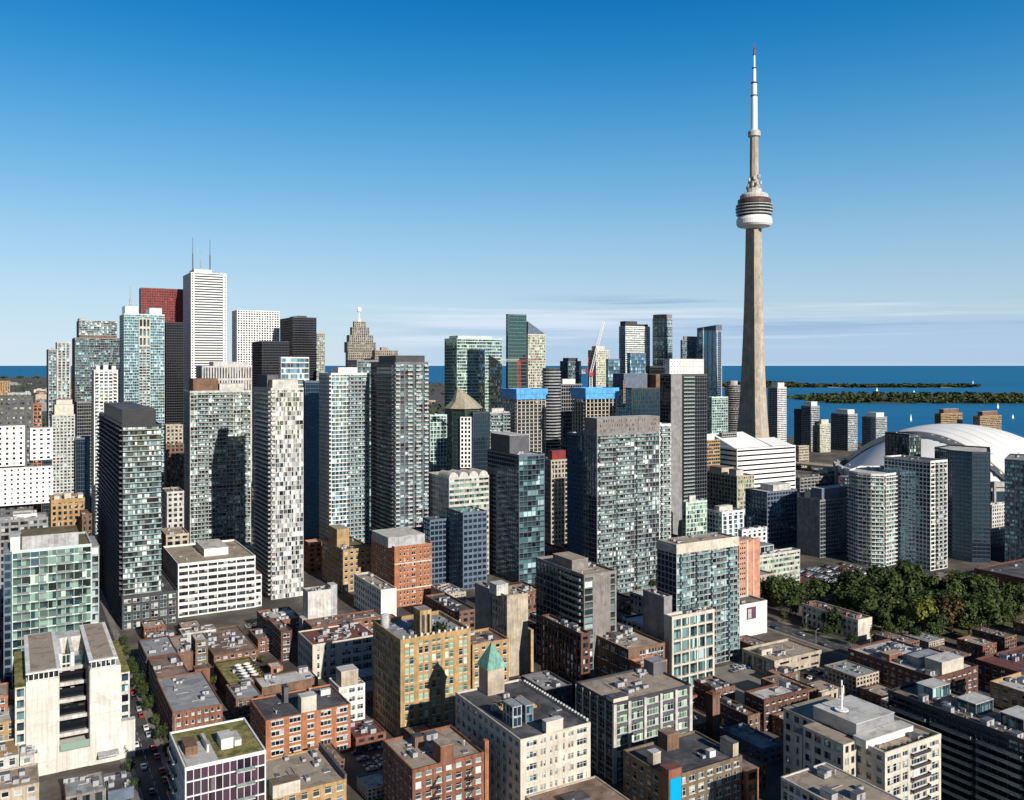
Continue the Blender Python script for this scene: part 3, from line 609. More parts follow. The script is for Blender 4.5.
# ------------------------------------------------------------------ the broadcast tower
def cn():
    D0 = 1102; X = at(754.2, D0)
    r = empty('observation_tower', (X[0], D0, 0), 0, 'very tall tan concrete tower with round pod and white antenna', 'tower')
    zs = [0, 30, 60, 95, 135, 180, 225, 270, 323]; core = [12, 11.2, 10.6, 10, 9.4, 8.8, 8.2, 7.7, 7.2]; fin = [32, 26, 21.5, 18.3, 15.8, 13.8, 12.2, 11, 10]
    a0 = radians(-92); b = MB(); rings = []
    for z, c, f in zip(zs, core, fin):
        ring = []
        for k in range(3):
            a = a0 + k*2*pi/3; w = 2.6 + (f-10)*.09
            ux, uy = cos(a), sin(a); px_, py_ = -uy, ux
            ring += [(ux*f - px_*w, uy*f - py_*w, z), (ux*f + px_*w, uy*f + py_*w, z), (ux*c*.82 + px_*w*1.25, uy*c*.82 + py_*w*1.25, z)]
            am = a + pi/3; ring += [(cos(am)*c*.92 - px_*0, sin(am)*c*.92, z)]
            u2 = a + 2*pi/3; ring += [(cos(u2)*c*.82 + sin(u2)*w*1.25, sin(u2)*c*.82 - cos(u2)*w*1.25, z)]
        rings.append(ring)
    n = len(rings[0])
    for k in range(len(rings)-1):
        for i in range(n): j = (i+1) % n; b.poly([rings[k][i], rings[k][j], rings[k+1][j], rings[k+1][i]])
    b.build('shaft', M['concrete'], r)
    b = MB(); b.lathe([(9, 320), (14, 322.5), (20, 323.5), (22, 326), (22, 331.5), (20.4, 335), (19, 336)], 40); b.build('radome', M['cleanwhite'], r)
    b = MB(); b.lathe([(19, 337), (20, 338), (20, 356)], 40); b.build('glazing', M['g_black'], r)
    b = MB()
    for z0, z1, rr in ((337.6, 339.2, 22.4), (341.4, 343, 23), (345.2, 346.8, 23.2), (349, 350.4, 22.6)): b.lathe([(20.2, z0), (rr, z0+.3), (rr, z1), (20.2, z1)], 40)
    b.build('deck_ring', M['podring'], r)
    b = MB(); b.lathe([(20.3, 352), (20.6, 356.5), (18, 358.5), (17.5, 358.6)], 36); b.build('upper_deck', M['podbrown'], r)
    b = MB(); b.lathe([(17.5, 358.4), (17.6, 362), (15.5, 364.5), (6, 364.6)], 32); b.build('roof', M['offwhite'], r)
    b = MB(); b.lathe([(5.8, 364), (5.6, 400), (5.3, 439)], 8); b.build('upper_shaft', M['concrete'], r)
    b = MB(); rn = random.Random(2)
    for k in range(9): a = k*.7; b.lathe([(0, 366+k*1.2), (1.7, 366.2+k*1.2), (1.7, 370+k*1.2), (0, 370.3+k*1.2)], 8, cos(a)*8.3, sin(a)*8.3)
    for k in range(6): a = k*1.05+.3; e = MB(); e.box(cos(a)*6.6-1.4, cos(a)*6.6+1.4, sin(a)*6.6-1.4, sin(a)*6.6+1.4, 374+k*2, 378+k*2); e.build('dish', M['offwhite'], r)
    b.lathe([(9.5, 364.4), (9.5, 371), (6, 372)], 12); b.build('dish_cluster', M['offwhite'], r)
    b = MB(); b.lathe([(5.2, 436), (7.8, 437.6), (7.8, 443), (6.2, 445), (4, 445.5)], 24); b.build('upper_pod', M['offwhite'], r)
    an = MB(); an.lathe([(4.1, 445), (3.9, 488), (3.5, 488.5), (3.3, 504), (2.4, 504.5), (2.2, 523), (1.5, 523.5), (1.2, 540)], 14); an.build('antenna', M['cleanwhite'], r)
    for z, rr in ((488, 4.5), (504.5, 3.9), (523, 2.9)): q = MB(); q.lathe([(rr-.6, z), (rr, z+.3), (rr, z+1.5), (rr-.6, z+1.8)], 14); q.build('collar', M['charcoal'], r)
    q = MB(); q.lathe([(1.5, 540), (1.3, 548), (.5, 550), (.35, 555), (0, 555)], 10); q.build('antenna_tip', M['redgranite'], r)
    b = MB(); b.lathe([(34, 0), (34, 9), (30, 10), (14, 14), (12, 14)], 24); b.build('base_pavilion', M['lightgrey'], r)
cn()
# ------------------------------------------------------------------ the domed stadium
def dome():
    D0 = 960; X = at(955, D0); r = empty('domed_stadium', (X[0], D0, 0), 0, 'white stadium roof dome with curved ridge seams', 'stadium')
    R = 121.; zt, zb = 83., 34.
    def zz(q): return zb + (zt-zb)*(1-q**2.15)
    def cap(name, sc, lift, keep, mat):
        b = MB(); n = 120; K = 26
        for k in range(K):
            for i in range(n):
                P = []
                for (kk, ii) in ((k, i), (k, i+1), (k+1, i+1), (k+1, i)):
                    q = kk/K; a = 2*pi*ii/n; P.append((cos(a)*q*R*sc, sin(a)*q*R*sc, zz(q)+lift))
                cx_, cy_ = sum(p[0] for p in P)/4, sum(p[1] for p in P)/4
                if keep(cx_, cy_): b.poly(P if k else P[1:])
        b.build(name, M[mat], r)
    ux, uy = .923, .386; f = lambda x, y: x*ux + y*uy      # across the ridges
    cap('roof_panel', 1, 0, lambda x, y: f(x, y) > -51, 'dome'); cap('roof_panel', .96, -4.2, lambda x, y: f(x, y) <= -48, 'dome')
    for off, lift, sc in ((-51, 0, 1),):
        b = MB(); K = 60; prev = None; Rr = R*sc; hw = sqrt(Rr*Rr - off*off)
        for i in range(K+1):
            s = -hw + 2*hw*i/K; x, y = s*-uy + off*ux, s*ux + off*uy; q = min(1, sqrt(x*x+y*y)/Rr); z = zz(q) + lift
            cur = [(x+ux*3.2, y+uy*3.2, z+.9), (x-ux*.6, y-uy*.6, z+.8), (x-ux*1.2, y-uy*1.2, z-5.5)]
            if prev: b.poly([prev[0], prev[1], cur[1], cur[0]]); b.poly([prev[1], prev[2], cur[2], cur[1]])
            prev = cur
        b.build('roof_ridge', M['domeseam'], r)
    for off in range(-40, 118, 13):
        b = MB(); K = 50; hw = sqrt(max(1, R*R*.98 - off*off)); prev = None
        for i in range(K+1):
            s = -hw + 2*hw*i/K; x, y = s*-uy + off*ux, s*ux + off*uy; q = min(1, sqrt(x*x+y*y)/R); z = zz(q)
            cur = [(x+ux*.22, y+uy*.22, z+.12), (x-ux*.22, y-uy*.22, z+.12)]
            if prev: b.poly([prev[0], prev[1], cur[1], cur[0]])
            prev = cur
        b.build('panel_seam', M['offwhite'], r)
    b = MB(); b.lathe([(R*1.0, 0), (R*1.0, 30), (R*1.02, 30.5), (R*1.02, 35), (R*.985, 35.2)], 64); b.build('drum_wall', M['offwhite'], r)
    b = MB()
    for i in range(32): a = 2*pi*i/32; b.lathe([(1.8, 0), (1.8, 36)], 6, cos(a)*R*1.03, sin(a)*R*1.03)
    b.build('buttress_ring', M['lightgrey'], r)
    b = MB(); b.lathe([(R*1.004, 16), (R*1.004, 26)], 64); b.build('window_band', M['g_blue'], r)
dome(); PLACED.append((at(955-30, 860), 0, 200, 200))

T = 'condo tower'; O = 'office tower'; B_ = 'building'
condo = dict(fl=3.0, bay=3.4, pw=.35, sh=.55, pd=.3)
# ---- far financial district, left
def slab(*a, **k): return bld('office_tower', *a, **k)
def cdo(*a, **k): return bld('apartment_tower', *a, **k)
def low(*a, **k): return bld('brick_building' if 'brick' in a[0] else 'building', *a, **k)
cdo('slim grey twin-shaft condo tower left of the angled glass office', T, 48.5, 349, xr=56.5, xl=46.5, d=930, st=ST(glass='g_teal', **condo), wall='lightgrey', nun=1)
cdo('taller shaft with white fins joined to the slim grey condo tower', T, 57, 342, xr=70.5, xl=55.5, d=940, st=ST(fl=3, bay=4.5, pw=1.4, sh=.6, pd=.6, glass='g_teal'), wall='offwhite', nun=1)
slab('pale glass office rising behind the angled glass office', O, 79, 320, xr=117, xl=76.5, d=1650, st=ST(fl=4, bay=5, pw=.3, sh=1, glass='g_pale'), wall='lightgrey', pent=[(.02,.2,.1,.9,5,'lightgrey','r_grey')], nun=2)
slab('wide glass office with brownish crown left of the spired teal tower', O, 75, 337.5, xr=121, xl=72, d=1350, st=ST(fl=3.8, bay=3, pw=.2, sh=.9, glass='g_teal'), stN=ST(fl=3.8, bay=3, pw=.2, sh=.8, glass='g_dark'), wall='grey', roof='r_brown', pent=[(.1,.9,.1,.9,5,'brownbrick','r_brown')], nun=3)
cdo('white stepped condo tower with toothed crown in front of the glass offices', T, 94, 370, xr=118, xl=91.5, d=760, st=ST(fl=3, bay=3.4, pw=1.0, sh=1.1, pd=.3, glass='g_teal'), wall='white', pent=[(.1,.25,.1,.4,4.5,'white','r_light'),(.4,.6,.1,.4,5.5,'white','r_light'),(.75,.92,.1,.4,4.5,'white','r_light')], nun=1,
    balc=[dict(f=0, seg=[(.05,.2),(.8,.95)], slab='white', rail='white')])
r, a, b_, h = cdo('white condo tower with beige stepped top and sloped shoulders', T, 52, 415, xr=75, xl=50, d=800, st=ST(fl=3, bay=3.1, pw=1.1, sh=1.2, pd=.3, glass='g_teal'), wall='offwhite', nun=0, pent=[(.12,.95,.1,.9,10,'cream','beige'),(.2,.9,.15,.8,14.5,'cream','beige')])
slab('dark grey glass office low between the white condo towers', O, 77, 402, xr=93, xl=75, d=980, st=ST(fl=3.8, bay=2.2, pw=.2, sh=.8, glass='g_dark'), wall='grey', nun=1)
slab('blue glass block between the two white condo towers', O, 75.5, 438, xr=90, xl=74, d=800, st=ST(fl=3.6, bay=1.8, pw=.12, sh=.2, glass='g_blue'), wall='bluegrey', nun=1)
r, a, b_, h = slab('teal glass office tower with thin spire and cream centre bay', O, 124, 313.5, xr=164.5, xl=119.5, d=1180, st=ST(fl=3.8, bay=2.6, pw=.15, sh=.7, glass='g_cyan'), stN=ST(fl=3.8, bay=2.6, pw=.2, sh=.7, glass='g_teal'), wall='frost', nun=2, pent=[(.04,.36,.1,.8,12,'frost','r_grey'),(.64,.95,.1,.8,10,'frost','r_grey')])
block(r, .36*a, .64*a, -1.6, 1, h-44, h-6, 'cream', 'r_light', 'centre_bay', ST(fl=12, bay=5, pw=1.6, sh=3, glass='g_teal')); block(r, .36*a, .64*a, -1.4, 1, 40, h-44.5, 'offwhite', 'r_light', 'centre_bay', ST(fl=3.8, bay=5, pw=.6, sh=1.3, glass='g_teal'))
m_ = MB(); m_.lathe([(1.6, h+10), (1.2, h+22), (.5, h+23), (.3, h+40), (0, h+40)], 8, .2*a, b_*.4); m_.build('spire', M['mechgrey'], r)
slab('dark red granite office tower behind the teal spired tower', O, 141, 287.5, xr=183.5, xl=139, d=1420, st=ST(fl=4, bay=2.6, pw=.7, sh=.9, glass='g_red', pd=.5), wall='redgranite', roof='r_red', nun=3)
slab('near-black office tower in front of the dark red granite tower', O, 166, 322, xr=183.5, xl=163, d=1310, st=ST(fl=3.8, bay=2.4, pw=.3, sh=.9, glass='g_black'), wall='black', roof='r_dark', nun=1)
r, a, b_, h = slab('tallest white bank tower with two masts on its roof', O, 191, 272, xr=226.5, xl=183, d=1359, st=ST(fl=4, bay=40, pw=0, sh=2.0, pd=.4, glass='g_dark', cols=[(.012,.05),(.09,.91),(.95,.985)], sub=18), stN=ST(fl=4, bay=3, pw=1.2, sh=1.7, glass='g_blue'), wall='cleanwhite', nun=0, pent=[(.12,.62,.15,.7,7,'white','r_light')])
for fx, zt in ((.13, 58), (.36, 42), (.62, 56)):
    m_ = MB(); m_.lathe([(1.1, h), (.9, h+zt*.55), (.5, h+zt*.56), (.35, h+zt), (0, h+zt)], 7, fx*a, .35*b_); m_.build('mast', M['mechdark' if fx != .36 else 'mechgrey'], r)
slab('white gridded bank tower right of the tallest white tower', O, 237, 310, xr=279.5, xl=232, d=1440, st=ST(fl=4, bay=4.2, pw=1.5, sh=1.3, pd=.6, glass='g_roomdark', sub=2), wall='cleanwhite', nun=2)
slab('tall black steel office tower beside the white gridded tower', O, 293, 317, xr=316.5, xl=280, d=1380, st=ST(fl=3.8, bay=2.2, pw=.25, sh=.9, glass='g_black'), wall='charcoal', roof='r_dark', nun=1, pent=[(.3,.7,.2,.8,4,'charcoal','r_dark')])
slab('lower black steel office tower in front of the white gridded tower', O, 262, 341, xr=289, xl=252, d=1290, st=ST(fl=3.8, bay=2.2, pw=.25, sh=.9, glass='g_black'), wall='charcoal', roof='r_dark', nun=2)
slab('sliver of beige stone tower behind the black office tower', O, 316, 333, xr=325, xl=314, d=1500, st=ST(fl=3.8, bay=3, pw=1, sh=1.2, glass='g_teal'), wall='beige', nun=0)
slab('pale ribbed concrete office behind the curtain-glass condo tower', O, 202, 366, xr=252, xl=196, d=860, st=ST(fl=14, bay=2.6, pw=1.4, sh=2, pd=.7, glass='g_roomdark'), wall='offwhite', roof='r_light', nun=4, pent=[(.25,.95,.2,.9,5,'offwhite','r_light')])
r, a, b_, h = slab('zigzag white and glass office behind the chequered condo', O, 281, 357, xr=309, xl=279, d=940, st=ST(fl=6, bay=5, pw=.2, sh=1.2, glass='g_cyan'), wall='white', nun=1)
# stone hotel with stepped crown
r, a, b_, h = slab('beige stone office with stepped pyramidal crown and globe finial', O, 348, 352, xr=382, xl=345.5, d=1260, st=ST(fl=3.8, bay=3, pw=1.4, sh=1.2, glass='g_roomdark'), wall='stone', roof='slate', nun=0)
u = 1260/F
z = h
for x0, x1, yt in ((348, 374, 342), (350, 372, 335), (353, 369, 327), (355.5, 366.5, 321)):
    q0, q1 = (x0-348)*u/.87, (x1-348)*u/.87; z1 = hz(yt, 1260); block(r, q0, q1, q0*.6+1, b_*.6-q0*.2+10, z-.6, z1, 'stone', 'slate', 'crown_tier', ST(fl=3.5, bay=3, pw=1.4, sh=1, glass='g_roomdark')); z = z1
m_ = MB(); cx_, cy_ = (361-348)*u/.87, 13; m_.lathe([(2.5, z), (1.2, z+6), (1, z+14), (3.2, z+15), (3.6, z+18), (2.5, z+21), (0, z+22)], 10, cx_, cy_); m_.build('finial', M['cleanwhite'], r)
slab('beige stone shoulder block right of the stepped crown', O, 375, 350, xr=398, xl=372, d=1240, st=ST(fl=3.8, bay=3, pw=1.4, sh=1.2, glass='g_roomdark'), wall='stone', nun=2, pent=[(.3,.6,.2,.7,5,'stone','slate')])
cdo('plain grey block between the teal condo and the stepped stone crown', T, 357, 360, xr=377, xl=346, d=760, st=ST(glass='g_teal', **condo), wall='grey', stN=ST(glass='g_dark', **condo), nun=1)
# ---- left big condos
def crown(r, a, b_, h, x0, x1, y0, y1, hh, w_, rf): block(r, x0*a, x1*a, y0*b_, y1*b_, h-1, h+hh, w_, rf, 'penthouse')
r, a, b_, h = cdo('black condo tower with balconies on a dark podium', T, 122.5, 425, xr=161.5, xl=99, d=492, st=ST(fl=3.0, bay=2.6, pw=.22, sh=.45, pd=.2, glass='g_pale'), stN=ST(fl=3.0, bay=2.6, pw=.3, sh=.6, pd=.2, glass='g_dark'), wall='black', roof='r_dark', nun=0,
    balc=[dict(f=3, seg=[(0,1)], slab='warmgrey', rail='charcoal', dep=1.6, rh=.5), dict(f=0, seg=[(0,1)], slab='offwhite', rail='railglass', dep=1.3, rh=.5)])
crown(r, a, b_, h, .03, .9, .05, .8, 8, 'black', 'r_dark')
r, a, b_, h = low('black framed podium with tall columns below the black condo tower', B_, 122, 597, xr=177.5, xl=99.5, d=484, st=ST(fl=4.5, bay=5, pw=1.0, sh=1.3, pd=.5, glass='g_room'), stN=ST(fl=17, bay=5, pw=2.4, sh=2, pd=1.0, glass='g_dark'), wall='charcoal', roof='r_dark', near=True, nun=3)
r, a, b_, h = cdo('curtain-glass condo tower with brown rooftop box', T, 190, 391, xr=251, xl=184, d=650, st=ST(fl=3.0, bay=2.6, pw=.3, sh=.55, pd=.3, glass='g_pale', sub=2), stN=ST(fl=3.0, bay=2.4, pw=.25, sh=.4, glass='g_cyan'), wall='offwhite', nun=2,
    balc=[dict(f=0, seg=[(.12,.3),(.36,.7),(.84,.96)], slab='offwhite', rail='frost', dep=1.3)])
crown(r, a, b_, h, .06, .46, .1, .8, 9, 'brownbrick', 'r_brown'); crown(r, a, b_, h, .5, .9, .2, .8, 5, 'offwhite', 'r_light')
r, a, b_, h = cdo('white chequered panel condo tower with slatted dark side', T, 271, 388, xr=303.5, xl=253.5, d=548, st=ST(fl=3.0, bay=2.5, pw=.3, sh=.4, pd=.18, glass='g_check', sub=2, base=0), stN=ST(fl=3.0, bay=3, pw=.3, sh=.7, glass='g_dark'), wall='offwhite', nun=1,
    balc=[dict(f=3, seg=[(.04,.98)], slab='lightgrey', rail='lightgrey', dep=1.5, rh=.9), dict(f=0, seg=[(0,.12)], slab='offwhite', rail='offwhite', dep=1.2)])
crown(r, a, b_, h, .1, .9, .1, .7, 5, 'offwhite', 'r_light'); crown(r, a, b_, h, -.5+.55, .4, .3, .9, 8, 'darkgrey', 'r_dark')
cdo('dark navy glass tower squeezed behind the chequered condo', T, 305, 381, xr=321, xl=303, d=700, st=ST(fl=3, bay=2, pw=.12, sh=.25, glass='g_blue'), wall='bluegrey', nun=1)
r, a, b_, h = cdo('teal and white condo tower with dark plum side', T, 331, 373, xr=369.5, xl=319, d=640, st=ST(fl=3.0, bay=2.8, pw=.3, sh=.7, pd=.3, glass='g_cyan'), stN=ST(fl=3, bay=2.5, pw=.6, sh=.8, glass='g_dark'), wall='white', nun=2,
    balc=[dict(f=0, seg=[(.45,1)], slab='white', rail='frost', dep=1.2), dict(f=3, seg=[(.75,1)], slab='white', rail='white', dep=1.2)])
crown(r, a, b_, h, .25, .75, .2, .8, 4, 'white', 'r_light')
r, a, b_, h = cdo('dark grey balcony condo tower in the middle of the skyline', T, 395, 362, xr=428, xl=371, d=612, st=ST(fl=3.0, bay=3.4, pw=.9, sh=.8, pd=.2, glass='g_teal', sub=1), stN=ST(fl=3, bay=2.8, pw=.35, sh=.8, glass='g_dark'), wall='slategrey', roof='r_dark', nun=2,
    balc=[dict(f=0, seg=[(0,.12),(.36,.5),(.62,.76),(.88,1)], slab='white', rail='lightgrey', dep=1.5), dict(f=3, seg=[(.05,.95)], slab='grey', rail='charcoal', dep=1.3, rh=.7)])
crown(r, a, b_, h, .1, .98, .1, .8, 4.5, 'charcoal', 'r_dark')
r, a, b_, h = bld('hotel_tower', 'white panelled hotel block with small punched windows at the left edge', 'hotel', -18, 397, xr=33, b=30, d=640, st=ST(fl=3.6, bay=4.4, pw=1.9, sh=2.0, glass='g_room'), wall='darkgrey', roof='r_dark', nun=4)
for x0, x1, yt, yb in ((-18, 14.5, 427, 468), (18.5, 36, 430, 463), (-18, 36.5, 470, 508)):
    q = 640/F/.87; block(r, (x0+18)*q, (x1+18)*q, -5.5, -.1, hz(yb, 633), hz(yt, 633), 'cleanwhite', 'r_light', 'panel_block', ST(fl=3.6, bay=4.2, pw=2.7, sh=1.9, pd=.35, glass='g_roomdark'))
slab('slim orange and red stepped block beside the white panelled hotel', B_, 33, 404, xr=42, b=14, d=830, st=ST(fl=3.6, bay=3, pw=1.1, sh=1.3, glass='g_roomdark'), wall='orange', roof='redpaint', nun=0)
slab('small dark glass tower behind the orange stepped block', O, 43, 440, xr=51, b=14, d=760, st=ST(fl=3.6, bay=2, pw=.2, sh=.6, glass='g_blue'), wall='charcoal', nun=0)
slab('dark grey building with punched windows below the far shoreline', B_, 8, 393, xr=31, b=30, d=900, st=ST(fl=3.6, bay=4, pw=1.8, sh=1.6, glass='g_room'), wall='lightgrey', roof='r_light', nun=3)
low('small tan tower with vertical stripes against the lake', B_, 0, 381, xr=10, b=14, d=1500, st=ST(fl=3.4, bay=4, pw=2.0, sh=.8, glass='g_roomdark'), wall='ochre', nun=0)
r, a, b_, h = low('old tan building with ornate pale cornice behind the green glass block', B_, 51, 500, xr=85, xl=49.5, d=590, st=ST(fl=3.8, bay=3.4, pw=1.5, sh=1.5, glass='g_roomdark'), wall='ochre', roof='r_light', nun=5, ph=2, pent=[(.1,.25,.1,.5,4,'cream','r_light'),(.4,.6,.2,.6,5,'cream','r_light'),(.8,.95,.1,.5,4,'cream','r_light')])
low('brown brick building right of the old tan building', B_, 82, 514, xr=93, xl=80, d=570, st=ST(fl=3.8, bay=3.4, pw=1.5, sh=1.5, glass='g_roomdark'), wall='brownbrick', roof='r_brown', nun=1)
low('small white block below the white panelled hotel', B_, 13, 515, xr=37, b=14, d=520, st=ST(fl=3.6, bay=6, pw=.8, sh=1.2, glass='g_room'), wall='white', roof='r_grey', nun=3)
low('wide grey block behind the green glass building', B_, -30, 523, xr=48, b=20, d=500, st=ST(fl=4, bay=5, pw=1, sh=1.4, glass='g_roomdark'), wall='grey', roof='r_light', nun=5)
r, a, b_, h = bld('glass_building', 'green glass block with olive roof and grey rooftop box', B_, 12, 551, xr=91.5, b=34, d=392, st=ST(fl=4.0, bay=3.4, pw=.14, sh=.5, pd=.25, glass='g_green', sub=2), wall='frost', roof='r_olive', nun=3, ph=.8,
    balc=[dict(f=0, seg=[(.06,.2),(.32,.42),(.55,.75),(.85,.93)], slab='lightgrey', rail='frost', dep=.9)])
block(r, .12*a, .84*a, 5, 24, h-.9, h+5.2, 'lightgrey', 'r_olive'); block(r, -.02*a, .1*a, 3, 20, h-.9, h+5.5, 'white', 'r_light')
r2 = block(r, a+.1, a+3.4, 2, 30, 0, h-2, 'lightgrey', 'r_grey', 'side_bay', ST(fl=4, bay=3, pw=.3, sh=1.1, glass='g_pale'))
block(r, -3.3, -.1, 2, 30, 0, h-1.5, 'bluegrey', 'r_grey', 'side_bay', ST(fl=4, bay=3, pw=.3, sh=1.1, glass='g_blue'))
r, a, b_, h = low('white office with ribbon windows and tan roof beside the black condo', B_, 178, 564, xr=255.5, xl=163, d=509, st=ST(fl=4.0, bay=5.2, pw=.5, sh=1.9, pd=.35, glass='g_roomdark', sub=4), stN=ST(fl=4.0, bay=5, pw=2.2, sh=2.2, glass='g_roomdark'), wall='white', roof='r_tan', near=True, nun=6, pent=[(.4,.72,.3,.8,4.5,'white','r_light')], frame='mechdark')
block(r, a+.05, a+4, 1, b_*.8, 0, h*.62, 'white', 'r_tan', 'annex', ST(fl=4, bay=4, pw=.5, sh=1.9, glass='g_roomdark'))
for xc, yt, xr, xl, d, w_, rf, lb in ((166,425,183,164,900,'beige','r_tan','tan flat block seen between the black condo and the curtain-glass condo'), (166,444,184,165,800,'brownbrick','r_brown','dark brown block under the tan one between two condo towers'),
    (167,492,184,162,640,'offwhite','r_olive','low pale block with olive roof between two condo towers'), (166,535,189,160,575,'beige','r_tan','tan roofed low block just behind the white ribbon-window office')):
    low(lb, B_, xc, yt, xr=xr, xl=xl, d=d, st=ST(fl=4, bay=4, pw=1.6, sh=1.6, glass='g_roomdark'), wall=w_, roof=rf, nun=2)
# ---- middle
cdo('far green glass office with rounded corner behind the stone pyramid roof', O, 457, 338, xr=502, xl=444.5, d=1090, st=ST(fl=4, bay=3, pw=.12, sh=1.0, pd=.15, glass='g_green'), stN=ST(fl=4, bay=3, pw=.12, sh=.6, glass='g_emerald'), wall='frost', roof='r_light', nun=3, pent=[(.05,.8,.1,.8,4,'frost','r_light')])
def pyr():
    d = 760; X = at(467, d); R = 14.5; pts = [(R*cos(a), R*sin(a)) for a in [radians(22.5+45*k) + TH for k in range(8)]]
    r = poly_bld('office_tower', 'dark green octagonal office tower with faceted stone-coloured pyramid roof', O, (X[0]-3, d, 0), 0, pts, hz(408, d), ST(fl=3.6, bay=3.5, pw=.2, sh=.5, glass='g_emerald'), wall='charcoal', nun=0)
    h = hz(408, d); b = MB()
    for k in range(8):
        p, q = pts[k], pts[(k+1) % 8]; sc = 1.18; b.poly([(p[0]*sc, p[1]*sc, h), (q[0]*sc, q[1]*sc, h), (q[0]*.75, q[1]*.75, h+6), (p[0]*.75, p[1]*.75, h+6)]); b.poly([(p[0]*.75, p[1]*.75, h+6), (q[0]*.75, q[1]*.75, h+6), (-5, 0, h+19)])
        b.poly([(q[0]*sc, q[1]*sc, h), (p[0]*sc, p[1]*sc, h), (p[0]*.8, p[1]*.8, h-2), (q[0]*.8, q[1]*.8, h-2)])
    b.build('pyramid_roof', M['slate'], r)
    block(r, -2, 7.5, -R-1.2, -R+2, 60, h-7, 'cleanwhite', 'r_light', 'window_bay', ST(fl=3.6, bay=3, pw=1.2, sh=1.3, glass='g_black'))
pyr()
slab('dark glass slab right of the octagonal pyramid-roofed tower', O, 473, 412, xr=489, xl=468, d=745, st=ST(fl=3.6, bay=1.6, pw=.1, sh=.25, glass='g_blue'), wall='charcoal', nun=1)
cdo('pale grey condo with stepped top behind the banded glass tower', T, 490, 412, xr=510, xl=488, d=780, st=ST(glass='g_teal', **condo), wall='lightgrey', nun=1, pent=[(.1,.7,.1,.9,4,'offwhite','r_light')], balc=[dict(f=0, seg=[(0,.4),(.6,1)], slab='offwhite')])
low('low green-roofed block between the dark balcony tower and the octagonal tower', B_, 430, 415, xr=447, xl=427, d=900, st=ST(fl=4, bay=4, pw=.6, sh=.8, glass='g_green'), wall='frost', roof='copper', nun=2)
r, a, b_, h = low('white office with rounded barrel roof vaults and green window bands', O, 449, 478, xr=489, xl=427, d=600, st=ST(fl=3.8, bay=4, pw=.25, sh=1.8, glass='g_green', sub=2), stN=ST(fl=3.8, bay=2.8, pw=.9, sh=1.4, glass='g_blue'), wall='offwhite', roof='r_light', nun=2)
for k in range(4):
    b = MB(); K = 10; w2 = a/8-.3; cx_ = a*(k+.5)/4
    for i in range(K):
        p, q = pi*i/K, pi*(i+1)/K; b.poly([(cx_+cos(p)*w2, .6, h-.5+sin(p)*4), (cx_+cos(p)*w2, b_*.5, h-.5+sin(p)*4), (cx_+cos(q)*w2, b_*.5, h-.5+sin(q)*4), (cx_+cos(q)*w2, .6, h-.5+sin(q)*4)])
    b.poly([(cx_+cos(pi*i/K)*w2, .6, h-.5+sin(pi*i/K)*4) for i in range(K, -1, -1)]); b.build('barrel_vault', M['offwhite'], r)
r, a, b_, h = low('lower blue-shaded office with arched bay and planted roof', O, 463, 513, xr=487, xl=447, d=572, st=ST(fl=3.8, bay=3.2, pw=.8, sh=1.6, glass='g_blue'), wall='bluegrey', roof='copper', nun=6)
low('dark blue annex beside the shaded arched office', O, 430, 520, xr=447, xl=423, d=585, st=ST(fl=3.8, bay=3.2, pw=.5, sh=1.1, glass='g_blue'), wall='bluegrey', roof='r_dark', nun=1)
r, a, b_, h = cdo('glass condo tower with teal square panes and dark banded side', T, 519, 455, xr=544.5, xl=487.5, d=585, st=ST(fl=3.5, bay=3.2, pw=.2, sh=.35, glass='g_teal', sub=1), stN=ST(fl=3.3, bay=3, pw=.2, sh=1.1, glass='g_dark'), wall='bluegrey', roof='r_light', nun=3, ph=.8)
crown(r, a, b_, h, .02, .8, .3, .9, 12, 'darkgrey', 'r_light')
def site(xl, xc, xr, yt, d, lab, px_mast, jib):
    """concrete frame under construction wrapped in blue screens, with its crane as a thing of its own"""
    X = (xc-512)/F*d; k = (xr-512)/F; a = (k*d-X)/(VX-VY*k); k = (xl-512)/F; b_ = (X-k*d)/(VY+VX*k); h = hz(yt, d)
    r = empty('unfinished_tower', (X, d, 0), TH, lab, 'construction site'); PLACED.append(((X, d, 0), TH, a, b_))
    fl = 3.3; n = int((h-3)/fl); s_ = MB(); s_.box(0, a, 0, b_, -.3, .3); me = s_.mesh('floor_slab', M['beige'])
    for j in range(1, n+1): link('floor_slab', me, r, (0, 0, j*fl))
    w = MB(); P = rect(a-.8, b_-.8)
    for i in range(4):
        p, q = P[i], P[(i+1) % 4]; m2 = max(2, round(sqrt((q[0]-p[0])**2+(q[1]-p[1])**2)/4.2))
        for k2 in range(m2): t_ = k2/m2; x, y = .4+p[0]+(q[0]-p[0])*t_, .4+p[1]+(q[1]-p[1])*t_; w.box(x-.4, x+.4, y-.4, y+.4, 0, n*fl)
    w.build('column_grid', M['cream'], r)
    w = MB(); w.box(a*.25, a*.75, b_*.25, b_*.75, 0, h-1); w.build('lift_core', M['warmgrey'], r)
    w = MB(); w.box(1.2, a-1.2, 1.2, b_-1.2, 0, n*fl-9); w.build('infill', M['g_roomdark'], r)
    for z0, z1, o in ((h-9.5, h-5, .9), (h-4.9, h, 1.3)):
        w = MB(); q = [(-o, -o), (a+o, -o), (a+o, b_+o), (-o, b_+o)]
        for i in range(4):
            p, q2 = q[i], q[(i+1) % 4]; L = sqrt((q2[0]-p[0])**2+(q2[1]-p[1])**2); e = ((q2[0]-p[0])/L, (q2[1]-p[1])/L); nn = (e[1], -e[0]); m2 = int(L/4)
            for k2 in range(m2): w.ob(p, e, nn, L*k2/m2+.06, L*(k2+1)/m2-.06, -.2, 0, z0, z1)
        w.build('screen', M['bluewrap'], r)
    return a, b_, h, X, d
